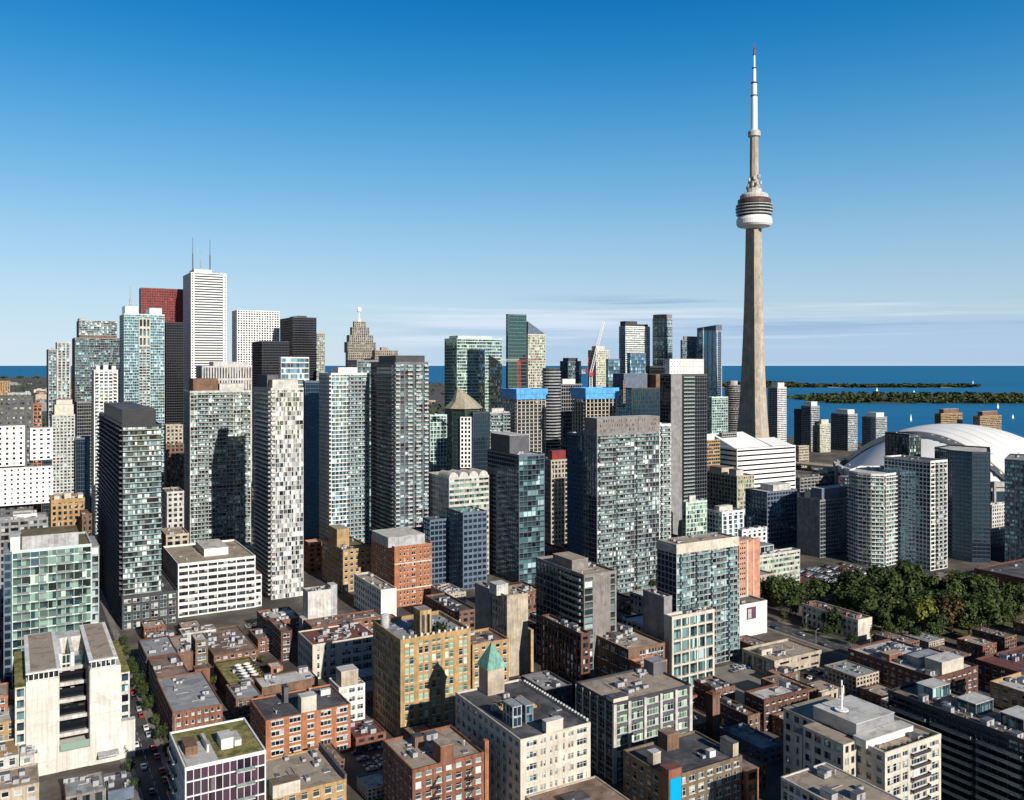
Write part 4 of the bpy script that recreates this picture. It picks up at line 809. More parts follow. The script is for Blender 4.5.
def truss(mb, p, q, w, n, m=0):
    d_ = [(q[i]-p[i]) for i in range(3)]
    ax = (0, 1, 0) if abs(d_[1]) < abs(d_[0]) + abs(d_[2]) else (1, 0, 0)
    l = sqrt(sum(c*c for c in d_)); dn = [c/l for c in d_]
    bx = (dn[1]*ax[2]-dn[2]*ax[1], dn[2]*ax[0]-dn[0]*ax[2], dn[0]*ax[1]-dn[1]*ax[0])
    C = [(i*w/2, j*w/2) for i, j in ((-1,-1),(1,-1),(1,1),(-1,1))]
    P = lambda t_, c: tuple(p[i]+d_[i]*t_+ax[i]*c[0]+bx[i]*c[1] for i in range(3))
    for c in C: mb.bar(P(0, c), P(1, c), w*.14, m)
    for k in range(n):
        for i in range(4): mb.bar(P(k/n, C[i]), P((k+1)/n, C[(i+1) % 4]), w*.09, m)
a, b_, h, X, Y = site(502, 517, 546, 389, 780, 'unfinished concrete tower wrapped in blue screens under the horizontal crane', 0, 0)
r = empty('tower_crane', (X+2, Y+12, 0), 0, 'red and white horizontal crane over the left unfinished tower', 'crane')
mb = MB(); truss(mb, (0, 0, h-30), (0, 0, h+26), 2.2, 24); mb.build('mast', M['redpaint'], r); mb = MB(); truss(mb, (0, -1, h+26), (20, -8, h+27), 1.5, 12); mb.build('jib', M['redpaint'], r)
mb = MB(); truss(mb, (0, 0, h+26), (-17, 4, h+26), 1.8, 8); mb.build('counter_jib', M['cleanwhite'], r); mb = MB(); mb.box(-1.4, 1.4, -1.4, 1.4, h+22, h+25.5); mb.build('cab', M['redpaint'], r); mb = MB(); mb.box(-17, -13, 2, 5, h+22.5, h+25.5); mb.build('counterweight', M['lightgrey'], r)
a, b_, h, X, Y = site(572, 586, 617, 388, 740, 'unfinished concrete tower wrapped in blue screens under the tilted white crane', 0, 0)
r = empty('tower_crane', (at(591, Y+10)[0], Y+10, 0), 0, 'white luffing crane with steeply raised boom above the blue screens', 'crane')
mb = MB(); truss(mb, (0, 0, h-30), (0, 0, h+12), 2.2, 18); mb.build('mast', M['cleanwhite'], r); mb = MB(); truss(mb, (0, 0, h+13), (10.5, -3, h+57), 1.9, 20); mb.build('boom', M['cleanwhite'], r)
mb = MB(); truss(mb, (1, 0, h+13), (-7, 2, h+16), 1.8, 5); mb.bar((-3, 1, h+15), (-2, 0, h+26), .5); mb.bar((-2, 0, h+26), (10.4, -3, h+56), .14); mb.build('counter_jib', M['redpaint'], r); mb = MB(); mb.box(-1.8, 1.8, -1.8, 1.8, h+10, h+13.2); mb.build('cab', M['redpaint'], r); mb = MB(); mb.box(-8, -4.5, 1, 3.6, h+12, h+15.6); mb.build('counterweight', M['lightgrey'], r)
slab('tall dark glass tower with flat top left of the pointed tower', O, 508, 314, xr=526.5, xl=506, d=1020, st=ST(fl=4.2, bay=3, pw=.1, sh=.7, glass='g_emerald'), wall='bluegrey', nun=1)
r, a, b_, h = cdo('pale green tower with slanted dark roof beside the tall dark glass tower', T, 528, 334, xr=545.5, xl=526.5, d=1040, st=ST(fl=3.2, bay=3, pw=.5, sh=.9, glass='g_green2'), wall='cream', nun=0)
mb = MB(); mb.poly([(0, 0, h+15), (0, b_, h+15), (a, b_, h+.1), (a, 0, h+.1)]); mb.poly([(0, 0, h), (a, 0, h+.08), (0, 0, h+15)]); mb.poly([(0, b_, h), (0, 0, h), (0, 0, h+15), (0, b_, h+15)]); mb.poly([(a, b_, h), (0, b_, h), (0, b_, h+15)]); mb.build('slanted_roof', M['bluegrey'], r)
def rnd(lab, px, rpx, yt, d, gl, wall, slabm=None, n=14, capm=None, name='apartment_tower', fl=3.0, capr=.6):
    X = at(px, d); R = rpx*d/F; pts = [(R*cos(2*pi*k/n), R*sin(2*pi*k/n)) for k in range(n)]; h = hz(yt, d)
    r = poly_bld(name, lab, T, (X[0], d, 0), 0, pts, h, ST(fl=fl, bay=3, pw=.15, sh=.7, glass=gl), wall=wall, nun=0)
    if slabm:
        b = MB(); b.lathe([(R, -.15), (R+1.3, -.15), (R+1.3, .9), (R+1.2, .9), (R+1.2, .15), (R, .15)], 24); me = b.mesh('balcony_ring', M[slabm])
        for j in range(1, int(h/fl)): link('balcony_ring', me, r, (0, 0, j*fl))
    if capm: b = MB(); b.lathe([(R*capr, h-1), (R*capr, h+6), (0, h+6.1)], 20); b.build('penthouse', M[capm], r)
    return r
rnd('curved dark condo tower with pale balcony stripes behind the left blue screens', 551, 8.5, 368, 860, 'g_dark', 'darkgrey', 'lightgrey')
cdo('short green glass condo with black top on the lake horizon', T, 568, 361, xr=581, xl=560, d=1150, st=ST(glass='g_green', **condo), stN=ST(glass='g_dark', **condo), wall='bluegrey', nun=0, pent=[(.1,.8,.1,.8,5,'charcoal','r_dark')])
cdo('cream condo tower with stepped top behind the white crane', T, 596, 350, xr=609.5, xl=588, d=1120, st=ST(fl=3, bay=3, pw=.9, sh=1, glass='g_green2'), stN=ST(fl=3, bay=3, pw=.9, sh=1, glass='g_dark'), wall='cream', nun=0, pent=[(.1,.7,.1,.7,6,'cream','r_light')])
low('low dark office with white roof box between the two unfinished towers', B_, 561, 384, xr=582, xl=556, d=900, st=ST(fl=4, bay=3, pw=.5, sh=1, glass='g_dark'), wall='grey', nun=2, pent=[(.1,.7,.1,.8,6,'white','r_light')])
low('brownish slim tower with maroon roof between the central towers', B_, 551, 460, xr=568, xl=545, d=700, st=ST(fl=3.8, bay=3, pw=1.2, sh=1.2, glass='g_roomdark'), wall='beige', roof='r_red', nun=0, pent=[(.1,.9,.1,.8,8,'redgranite','r_red')])
cdo('white banded condo tower with black cap, left of the rounded tower', T, 625.5, 326, xr=650, xl=619, d=1240, st=ST(fl=3.1, bay=3, pw=.3, sh=1.4, glass='g_teal'), stN=ST(fl=3.1, bay=3, pw=.2, sh=.5, glass='g_blue'), wall='white', nun=0, pent=[(.02,.5,.1,.9,8,'charcoal','r_dark'),(.5,.95,.1,.9,4,'charcoal','r_dark')])
rnd('rounded teal glass condo tower with ring top on the skyline', 662.5, 10, 319, 1260, 'g_teal', 'lightgrey', None, 16, 'grey', capr=.95)
slab('bright blue glass block right of the tilted white crane', O, 608, 359, xr=620, xl=606, d=905, st=ST(fl=3.8, bay=3, pw=.1, sh=.3, glass='g_cyan'), wall='bluegrey', nun=0)
slab('small bright blue glass block below the black-capped white tower', O, 630, 353, xr=646, xl=627, d=960, st=ST(fl=3.8, bay=3, pw=.1, sh=.3, glass='g_cyan'), wall='bluegrey', nun=0)
slab('black glass slab between the small blue block and the white-topped tower', O, 650, 366, xr=668, xl=646, d=860, st=ST(fl=3.8, bay=3, pw=.1, sh=.3, glass='g_black'), wall='charcoal', nun=1)
slab('broad dark navy glass office with terrace roof behind the central condo', O, 632, 388, xr=668, xl=612, d=800, st=ST(fl=3.8, bay=2.2, pw=.12, sh=.3, glass='g_blue'), stN=ST(fl=3.8, bay=2.2, pw=.12, sh=.3, glass='g_blue'), wall='charcoal', roof='r_brown', nun=3, pent=[(0,.65,.4,.95,14,'bluegrey','r_grey'),(.72,.98,.1,.7,13,'brownbrick','r_tan')])
for (px_, pyt, pyb) in ((624, 380, 407),):
    x_, y_, z_ = at(px_, 792); bb = MB(); rn = random.Random(4)
    r = empty('vertical_sign', (x_, y_, 0), TH, 'tall narrow pink and white vertical sign on the navy glass office', 'sign')
    z0, z1 = hz(pyb, 792), hz(pyt, 792); bb.box(-1.4, 1.4, -.4, 0, z0, z1); bb.build('panel', M['charcoal'], r); bb = MB(); k = z0+.8
    while k < z1-1.5:
        bb.box(-1.1, -.6, -.55, -.41, k, k+1.7); bb.box(-.6, .9, -.55, -.41, k+rn.choice((0, 1.2)), k+.45+rn.choice((0, .05))); bb.box(.6, 1.1, -.56, -.42, k+.2, k+1.5); k += 2.4
    bb.build('lettering', M['salmon'], r)
    bb = MB(); bb.box(-1.2, 1.2, 0, 12, z0, z0+1.2); bb.build('bracket', M['charcoal'], r)
r, a, b_, h = cdo('big central glass condo with perforated grey crown', T, 597, 434, xr=659.5, xl=583, d=555, st=ST(fl=3.1, bay=3.0, pw=.3, sh=.5, pd=.3, glass='g_pale', sub=2), stN=ST(fl=3.1, bay=3, pw=.2, sh=.4, glass='g_dark'), wall='grey', nun=0,
    balc=[dict(f=0, seg=[(.03,.22),(.3,.5),(.62,.74)], slab='lightgrey', rail='frost', dep=1.1)])
w = MB(); g_ = MB(); q = [(-.1, -.1), (a+.1, -.1), (a+.1, b_*.9), (-.1, b_*.9)]
w.prism(q, h+.1, h+10); o = w.build('crown_screen', M['warmgrey'], r); bb = MB(); rn = random.Random(8)
for k in range(46): x_ = rn.uniform(1, a-1); z_ = h+rn.choice((1.2, 4.2, 7.2)); bb.box(x_-.25, x_+.25, -.13, -.06, z_, z_+1.6)
bb.build('slots', M['charcoal'], o); bb = MB(); bb.poly([(0, 0, h+10.02), (a, 0, h+10.02), (a, b_*.9, h+10.02), (0, b_*.9, h+10.02)]); bb.build('roof', M['r_light'], o)
cdo('slim dark tower with white vertical fin left of the big central condo', T, 582, 434, xr=590, xl=567, d=585, st=ST(fl=3.1, bay=20, pw=1.3, sh=.2, glass='g_blue'), stN=ST(fl=3.1, bay=3, pw=.15, sh=.3, glass='g_blue'), wall='bluegrey', nun=1)
cdo('white balcony condo slotted behind the big central condo', T, 659.5, 424, xr=671, xl=650, d=600, st=ST(glass='g_pale', **condo), wall='white', nun=1, balc=[dict(f=0, seg=[(.1,.9)], slab='white', rail='frost')])
cdo('tall tower with blank grey slab wall and white top box', T, 671, 374, xr=682, xl=660, d=690, st=BL, stN=ST(fl=3, bay=3, pw=.2, sh=.4, glass='g_black'), wall='grey', nun=0)
r, a, b_, h = cdo('dark lattice condo with teal balconies and a white roof box', T, 682.5, 374, xr=707, xl=681, d=700, st=ST(fl=3, bay=2.6, pw=.35, sh=.6, glass='g_dark'), wall='darkgrey', nun=0, balc=[dict(f=0, seg=[(0,.45)], slab='frost', rail='frost', dep=1.4)])
block(r, -10, a+.2, 4, b_+8, h+.1, h+12, 'white', 'r_light', st=ST(fl=4, bay=3.4, pw=2.6, sh=3.0, glass='g_dark'))
cdo('glass tower with rounded top left of the blade-topped tower', T, 682, 340, xr=705.5, xl=680.5, d=1180, st=ST(fl=3.1, bay=2.4, pw=.12, sh=.6, glass='g_cyan'), wall='grey', nun=0, pent=[(.1,.85,.1,.8,6,'grey','r_grey')])
r, a, b_, h = cdo('blade-topped dark glass tower with white vertical strips', T, 703, 330, xr=722, xl=697, d=1160, st=ST(fl=3.1, bay=8, pw=2.2, sh=.3, glass='g_blue', sub=3), wall='lightgrey', nun=0)
mb = MB(); mb.prism([(0, 0), (a, 0), (a, b_), (0, b_)], h, h+.3); mb.poly([(0, 0, h+.3), (a, 0, h+.3), (a, 0, h+8), (0, 0, h+3)]); mb.poly([(a, 0, h+.3), (a, b_, h+.3), (a, b_, h+8), (a, 0, h+8)]); mb.poly([(0, 0, h+3), (a, 0, h+8), (a, b_, h+8), (0, b_, h+3)]); mb.poly([(0, b_, h), (0, 0, h), (0, 0, h+3), (0, b_, h+3)]); mb.build('blade_roof', M['bluegrey'], r)
rnd('grey cylindrical condo tower just left of the concrete tower', 733, 7.5, 385, 1200, 'g_roomdark', 'grey', 'grey', 14, 'lightgrey')
cdo('light green glass condo below the blade-topped tower', T, 712, 397, xr=728, xl=707, d=1000, st=ST(glass='g_green', **condo), wall='frost', nun=1)
low('small golden office with white roof left of the concrete tower', B_, 706.5, 440, xr=720, xl=705, d=900, st=ST(fl=3.8, bay=3, pw=.4, sh=1.6, glass='g_roomdark'), wall='ochre', roof='r_light', nun=2, pent=[(.05,.6,.1,.9,7,'white','r_light')])
low('dark narrow block at the foot of the concrete tower', B_, 722, 433, xr=737, xl=719, d=930, st=ST(fl=3.8, bay=3, pw=.5, sh=1.2, glass='g_dark'), wall='grey', nun=2)
cdo('dark condo block behind the golden office', T, 694, 405, xr=706, xl=690, d=1050, st=ST(glass='g_dark', **condo), wall='darkgrey', nun=1)
# ---- right half, beyond the park
ND0 = ST(fl=3.6, bay=3.6, pw=1.6, sh=1.5, pd=.3, glass='g_roomdark')
r, a, b_, h = low('white banded convention building with sloped white roof at the foot of the concrete tower', 'convention hall', 737, 449, xr=795.5, b=48, d=900, st=ST(fl=5.2, bay=90, pw=.1, sh=3.3, pd=.5, glass='g_black'), stN=ST(fl=5.2, bay=90, pw=.1, sh=3.3, glass='g_black'), wall='cleanwhite', roof='r_light', nun=0)
b = MB(); z0 = h+.1
for (x0, x1, y0, y1, zz0, zz1) in ((1, a*.60, 3, 44, z0, z0+13), (a*.64, a-.5, 3, 30, z0, z0+6.5)):
    b.poly([(x0, y0, zz0), (x1, y0, zz0), (x1, y1, zz1), (x0+3, y1, zz1)]); b.poly([(x1, y0, zz0), (x1, y1, zz0), (x1, y1, zz1)]); b.poly([(x0, y1, zz0), (x0, y0, zz0), (x0+3, y1, zz1)]); b.poly([(x1, y1, zz0), (x0, y1, zz0), (x0+3, y1, zz1), (x1, y1, zz1)])
b.build('sloped_roof', M['cleanwhite'], r)
low('brown and cream gridded office right of the lattice condo', O, 737, 476, xr=754.5, xl=690, d=795, st=ST(fl=3.9, bay=3.6, pw=1.1, sh=1.3, pd=.4, glass='g_green2'), stN=ST(fl=3.9, bay=4, pw=1.2, sh=1.3, glass='g_roomdark'), wall='beige', roof='r_brown', nun=4, pent=[(.1,.5,.05,.2,6,'offwhite','r_brown'),(.1,.8,.35,.6,6,'beige','r_brown')])
low('tan sliver building left of the brown and cream gridded office', B_, 686, 468, xr=692, xl=684, d=850, st=ST(fl=3.9, bay=4, pw=1.2, sh=1.5, glass='g_roomdark'), wall='ochre', nun=0)
cdo('pale green low condo block below the gridded office', B_, 686, 502, xr=707, xl=682, d=650, st=ST(fl=3.3, bay=3.4, pw=.4, sh=.6, glass='g_green2'), wall='frost', roof='r_light', nun=3, pent=[(.2,.5,.2,.6,5,'offwhite','r_light')])
cdo('white-fronted condo block with dark glass side in front of the gridded office', B_, 722, 512, xr=744, xl=706, d=655, st=ST(fl=3.3, bay=5, pw=2.2, sh=.6, glass='g_cyan'), stN=ST(fl=3.3, bay=3.4, pw=.5, sh=.8, glass='g_teal'), wall='white', roof='r_tan', nun=3, pent=[(.1,.7,.3,.6,4,'offwhite','r_light')])
low('small white block with roof plants behind the salmon tower', B_, 742, 530, xr=767, xl=738, d=610, st=ST(fl=3.4, bay=5, pw=2.4, sh=1.2, glass='g_roomdark'), wall='white', roof='r_grey', nun=4)
r, a, b_, h = low('white terraced building with long balcony bands at the edge of the park trees', B_, 756, 556, xr=800, xl=748, d=565, st=ST(fl=3.6, bay=5, pw=.4, sh=1.5, pd=.3, glass='g_green2', sub=3), wall='offwhite', roof='r_grey', near=False, nun=5)
block(r, -2, a*.55, 6, b_+10, h-.9, h+4, 'offwhite', 'r_grey', 'upper_storey', ST(fl=3.6, bay=4, pw=.5, sh=1.2, glass='g_teal')); block(r, -2, a*.3, 14, b_+14, h+4.2, h+8, 'offwhite', 'r_grey', 'upper_storey', ST(fl=3.6, bay=4, pw=.5, sh=1.2, glass='g_teal'))
r, a, b_, h = cdo('salmon brick slab tower with white vertical stripe', T, 739, 541, xr=760, xl=736, d=520, st=ST(fl=3.1, bay=3, pw=2, sh=2, glass='g_roomdark', cols=[(.03,.09),(.13,.19),(.23,.29)]), wall='salmon', roof='r_brown', nun=2)
b = MB(); b.box(a*.34, a*.42, -.35, -.01, 4, h-.2); b.box(a*.66, a*.70, -.3, -.01, 4, h-.2); b.build('white_stripe', M['cream'], r)
r, a, b_, h = low('white wall building with a large dark picture billboard', B_, 736, 606, xr=767, b=14, d=470, st=BL, stN=BL, wall='white', roof='r_brown', nun=3)
b = MB(); b.box(a*.34, a*.62, -.5, -.3, h-8.5, h-2); b.build('billboard', M['purple'], r); b = MB(); b.box(a*.36, a*.47, -.56, -.51, h-8, h-3); b.build('billboard_picture', M['lightgrey'], r)
low('dark gridded office block with white rooftop box', O, 767, 492, xr=797, b=24, d=707, st=ST(fl=3.8, bay=3.6, pw=.8, sh=1.2, glass='g_blue'), wall='bluegrey', roof='r_light', nun=2, pent=[(.35,.95,.2,.8,5,'offwhite','r_light')])
r, a, b_, h = cdo('blank grey-walled condo slab with dark glazed side behind the dark gridded office', T, 820, 500, xr=849, xl=797, d=667, st=ST(fl=3.2, bay=3, pw=.3, sh=.8, glass='g_blue'), stN=BL, wall='grey', roof='r_light', nun=3, pent=[(.1,1,.05,.5,9,'bluegrey','r_light'),(.1,.5,.55,.8,6,'cream','r_light')])
b = MB(); b.build if 0 else None
# curved and angled condos around the stadium
def pbld(lab, cat, P, yt, gl, wall, roof='r_light', z=None, name='apartment_tower', **k):
    pts3 = [at(px, d) for px, d in P]; ox, oy = pts3[0][0], pts3[0][1]; d0 = P[k.pop('ref', 0)][1]
    pts = [(p[0]-ox, p[1]-oy) for p in pts3]; return poly_bld(name, lab, cat, (ox, oy, 0), 0, pts, hz(yt, d0), gl, wall=wall, roof=roof, **k)
pbld('white condo block with curved balcony front beyond the park', T, [(848.5, 662), (858, 648), (871, 640), (884, 638), (906, 655), (903, 690), (860, 690)], 474, ST(fl=3.0, bay=3.4, pw=.3, sh=1.0, pd=.3, glass='g_teal'), 'white', ref=3, nun=5, plainfrom=4,
    balc=[dict(f=i, slab='white', rail='offwhite', dep=1.3, rh=.8) for i in (0, 1, 2, 3)])
low('low grey podium with pale garage doors under the curved white condo', B_, 878, 575, xr=930, xl=851, d=628, st=ST(fl=6, bay=6, pw=1.5, sh=1.6, glass='g_roomdark'), stN=ST(fl=8, bay=8, pw=1.2, sh=2.6, glass='g_pale'), wall='grey', roof='r_grey', nun=6)
cdo('dark blue condo slab with white balcony end beside the curved white condo', T, 930.5, 461, xr=947.5, xl=884, d=625, st=ST(fl=3.0, bay=5, pw=.7, sh=.9, pd=.3, glass='g_roomdark'), stN=ST(fl=3.0, bay=3, pw=.5, sh=.8, glass='g_blue'), wall='white', roof='r_dark', nun=3, balc=[dict(f=0, seg=[(.3,.85)], slab='white', rail='frost', dep=1.2)])
r, a, b_, h = cdo('green glass condo peeking over the dark blue slab in front of the dome', T, 909, 434, xr=921, xl=885, d=700, st=ST(fl=3, bay=3, pw=.3, sh=.6, glass='g_green'), stN=ST(fl=3, bay=3, pw=.3, sh=.5, glass='g_dark'), wall='charcoal', roof='r_light', nun=1)
r = pbld('dark curved glass condo with bright top floors in front of the dome', T, [(934.5, 690), (952, 664), (972, 652), (990.5, 650), (990, 690), (950, 710)], 452, ST(fl=3, bay=3, pw=.2, sh=.6, glass='g_blue'), 'charcoal', roof='r_light', ref=3, nun=1, plainfrom=3)
r = pbld('blue-grey balcony condo at the right edge in front of the dome', T, [(1004.5, 650), (1030, 636), (1060, 632), (1060, 680), (1010, 690)], 459, ST(fl=3.1, bay=3.2, pw=.6, sh=1.0, glass='g_cyan'), 'bluegrey', roof='r_grey', ref=0, nun=2, plainfrom=2)
low('low grey service building between the curved glass condo and the right-edge condo', B_, 984, 532, xr=1006, xl=978, d=700, st=ND0, stN=ND0, wall='lightgrey', roof='r_grey', nun=3)
low('low pale hall at the foot of the stadium wall', B_, 992, 505, xr=1010, xl=986, d=790, st=ND0, stN=ND0, wall='offwhite', roof='r_light', nun=3)
low('low yard building with brown roof behind the park on the right', B_, 962, 584, xr=976, xl=948, d=585, st=ND0, stN=ND0, wall='ochre', roof='r_brown', nun=2)
# waterfront condos
def wf(lab, xc, yt, xr, xl, d, wm, gl, rw, capm, cd_=True, **k):
    r, a, b_, h = bld('waterfront_tower', lab, T, xc, yt, xr=xr, xl=xl, d=d, st=ST(fl=3.1, bay=3.4, pw=.5, sh=1.3, glass=gl), stN=ST(fl=3.1, bay=3.4, pw=.2, sh=.5, glass='g_dark'), wall=wm, nun=1, **k)
    if cd_: block(r, .15*a, .85*a, .1*b_, .8*b_, h-1, h+7, capm, 'r_light')
wf('condo tower with white cap just right of the concrete tower', 777.5, 387, 786.5, 768, 1450, 'white', 'g_roomdark', 0, 'white')
wf('waterfront condo pair with white rounded cap near the harbour', 811, 406, 819.5, 801, 1480, 'lightgrey', 'g_roomdark', 0, 'white')
wf('dark shorter waterfront condo left of the white-capped pair', 800, 409, 803, 794, 1500, 'darkgrey', 'g_dark', 0, 'darkgrey', False)
wf('pale yellow-green waterfront condo beside the white-capped pair', 820, 424, 830.5, 817, 1470, 'cream', 'g_green2', 0, 'cream')
wf('left one of the twin grey waterfront condos with pale shoulders', 848, 414, 857.5, 831, 1500, 'lightgrey', 'g_teal', 0, 'white')
wf('right one of the twin grey waterfront condos with pale shoulders', 876, 417, 887, 862, 1500, 'lightgrey', 'g_teal', 0, 'white')
wf('left one of two beige harbour apartment slabs behind the dome', 941, 413.5, 962.5, 934.5, 1480, 'tan', 'g_roomdark', 0, 'brownbrick')
wf('right one of two beige harbour apartment slabs behind the dome', 980, 416, 1001.5, 973, 1460, 'tan', 'g_roomdark', 0, 'brownbrick')
low('small pink office on the railway side near the convention building', B_, 799, 446, xr=809, xl=796, d=1250, st=ST(fl=4, bay=4, pw=1.2, sh=2, glass='g_roomdark'), wall='beige', nun=0)
low('low pale roofed terminal beside the expressway left of the dome', B_, 828, 471, xr=862, xl=812, d=1000, st=ST(fl=4, bay=6, pw=1, sh=1.6, glass='g_roomdark'), wall='offwhite', roof='r_light', nun=4)
low('grey low-roofed hall beside the pale terminal left of the dome', B_, 852, 478, xr=880, xl=838, d=900, st=ST(fl=4, bay=6, pw=1, sh=1.6, glass='g_roomdark'), wall='grey', roof='r_grey', nun=4)
low('low brown building at the foot of the dark gridded office', B_, 800, 478, xr=836, xl=790, d=960, st=ST(fl=4, bay=6, pw=1, sh=1.6, glass='g_roomdark'), wall='grey', roof='r_brown', nun=3)
# elevated expressway
def deck():
    pts = [at(px, d, z) for px, d, z in ((560, 1330, 9), (700, 1290, 9), (796, 1240, 9), (850, 1180, 9), (905, 1100, 9), (1100, 1000, 9), (1500, 900, 9))]
    r = empty('elevated_expressway', (pts[2][0], pts[2][1], 0), 0, 'pale concrete elevated expressway passing between the convention building and the harbour', 'highway bridge')
    b = MB(); c = MB()
    for p, q in zip(pts, pts[1:]):
        L = sqrt((q[0]-p[0])**2+(q[1]-p[1])**2); nx, ny = -(q[1]-p[1])/L*14, (q[0]-p[0])/L*14; o = pts[2]
        A = [(p[0]+nx-o[0], p[1]+ny-o[1]), (p[0]-nx-o[0], p[1]-ny-o[1]), (q[0]-nx-o[0], q[1]-ny-o[1]), (q[0]+nx-o[0], q[1]+ny-o[1])]
        b.prism(A, 7.5, 9)
        for s, t_ in ((0, 3), (1, 2)):
            b.bar((A[s][0], A[s][1], 9.5), (A[t_][0], A[t_][1], 9.5), 1.1)
        n = int(L/35)
        for k in range(n): x, y = p[0]+(q[0]-p[0])*(k+.5)/n-o[0], p[1]+(q[1]-p[1])*(k+.5)/n-o[1]; c.box(x-1.2, x+1.2, y-5, y+5, 0, 7.5)
    b.build('deck', M['beige'], r); c.build('pier', M['lightgrey'], r)
deck()
# ---- neighbourhood right of centre
WB = ST(fl=3.6, bay=3.6, pw=1.6, sh=1.5, pd=.3, glass='g_room')
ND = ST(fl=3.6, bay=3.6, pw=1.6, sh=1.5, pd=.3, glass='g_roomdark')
r, a, b_, h = low('row of terrace houses with cluttered roofs and white gable end by the park', 'terrace houses', 858, 620, xr=872, xl=802, h=11.5, st=BL, stN=ST(fl=3.6, bay=3.4, pw=1.6, sh=1.5, glass='g_roomdark'), wall='cream', roof='r_brown', nun=12)
for k in range(6): block(r, a*.1, a*.35, b_*(k+.35)/6, b_*(k+.5)/6, h-.9, h+1.6, 'brick', 'r_dark', 'chimney')
r, a, b_, h = low('flat-roofed store with tan roof beside the plaza', 'store', 774.5, 661, xr=821.5, xl=742, h=8, st=ST(fl=5, bay=5, pw=1.0, sh=2.8, pd=.4, glass='g_roomdark', cols=[(.1,.3),(.35,.5),(.55,.72),(.78,.95)]), stN=ST(fl=7, bay=6, pw=1.6, sh=2.4, glass='g_roomdark'), wall='beige', roof='r_tan', nun=6, pent=[(.08,.3,.5,.62,2.5,'cream','r_tan')])
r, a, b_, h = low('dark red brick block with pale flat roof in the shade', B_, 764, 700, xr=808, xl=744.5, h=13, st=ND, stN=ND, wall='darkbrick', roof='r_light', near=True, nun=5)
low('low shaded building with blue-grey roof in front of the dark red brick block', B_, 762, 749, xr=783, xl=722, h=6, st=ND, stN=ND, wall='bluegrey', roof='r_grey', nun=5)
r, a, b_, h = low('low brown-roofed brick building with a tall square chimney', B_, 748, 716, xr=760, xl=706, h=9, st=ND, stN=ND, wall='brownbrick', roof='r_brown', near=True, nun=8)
x_, y_, _ = at(713, 345); cr = empty('brick_chimney', (x_, y_, 0), TH, 'tall square brown brick chimney behind the blue-sign warehouse', 'chimney'); b = MB(); b.box(-1.9, 1.9, -1.9, 1.9, 0, hz(693, 345)); b.build('stack', M['brownbrick'], cr); b = MB(); b.box(-2.1, 2.1, -2.1, 2.1, hz(693, 345)-.9, hz(693, 345)+.15); b.box(-1.3, 1.3, -1.3, 1.3, hz(693, 345)+.15, hz(693, 345)+.6); b.build('chimney_cap', M['brick'], cr)
r, a, b_, h = low('small tan water-tank-like brick block in the shade behind the cream apartments', B_, 822, 693, xr=838, xl=818, h=9, st=ND, stN=ND, wall='beige', roof='r_brown', nun=1)
low('cluttered brown-roofed brick building behind the glass-striped warehouse', B_, 716, 690, xr=735, xl=694, h=10, st=WB, stN=ND, wall='brownbrick', roof='r_brown', near=True, nun=9)
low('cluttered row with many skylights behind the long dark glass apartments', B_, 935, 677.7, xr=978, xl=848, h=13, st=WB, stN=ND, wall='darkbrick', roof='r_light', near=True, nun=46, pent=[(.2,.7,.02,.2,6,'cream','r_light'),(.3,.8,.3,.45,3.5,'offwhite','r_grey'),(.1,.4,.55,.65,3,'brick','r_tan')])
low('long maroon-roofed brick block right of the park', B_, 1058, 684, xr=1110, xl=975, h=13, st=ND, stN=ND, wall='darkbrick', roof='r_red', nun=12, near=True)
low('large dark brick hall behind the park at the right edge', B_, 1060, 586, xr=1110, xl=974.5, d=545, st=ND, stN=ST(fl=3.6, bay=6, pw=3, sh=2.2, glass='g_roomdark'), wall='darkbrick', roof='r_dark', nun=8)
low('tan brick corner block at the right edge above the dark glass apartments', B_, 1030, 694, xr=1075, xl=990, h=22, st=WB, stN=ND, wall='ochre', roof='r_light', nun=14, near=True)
r, a, b_, h = low('long dark glass apartment block with terraces in the lower right corner', 'apartment block', 1075, 759, b=64, a=20, h=30, st=ST(fl=3.1, bay=3.4, pw=.3, sh=.6, glass='g_dark'), stN=ST(fl=3.1, bay=3.4, pw=.3, sh=.6, pd=.25, glass='g_dark', sub=2), wall='charcoal', roof='r_brown', nun=22, balc=[dict(f=3, seg=[(0.02,.24),(.27,.5),(.53,.76),(.79,1)], slab='lightgrey', rail='railglass', dep=1.4, top=1)])
for f0, f1, hh in ((.02,.2,2.8),(.3,.42,3.4),(.55,.66,3),(.8,.9,3.2)): block(r, a*.35, a*.85, b_*f0, b_*f1, h-.9, h+hh, 'bluegrey', 'r_light', 'penthouse', ST(fl=4, bay=2.4, pw=.2, sh=.5, glass='g_teal'))
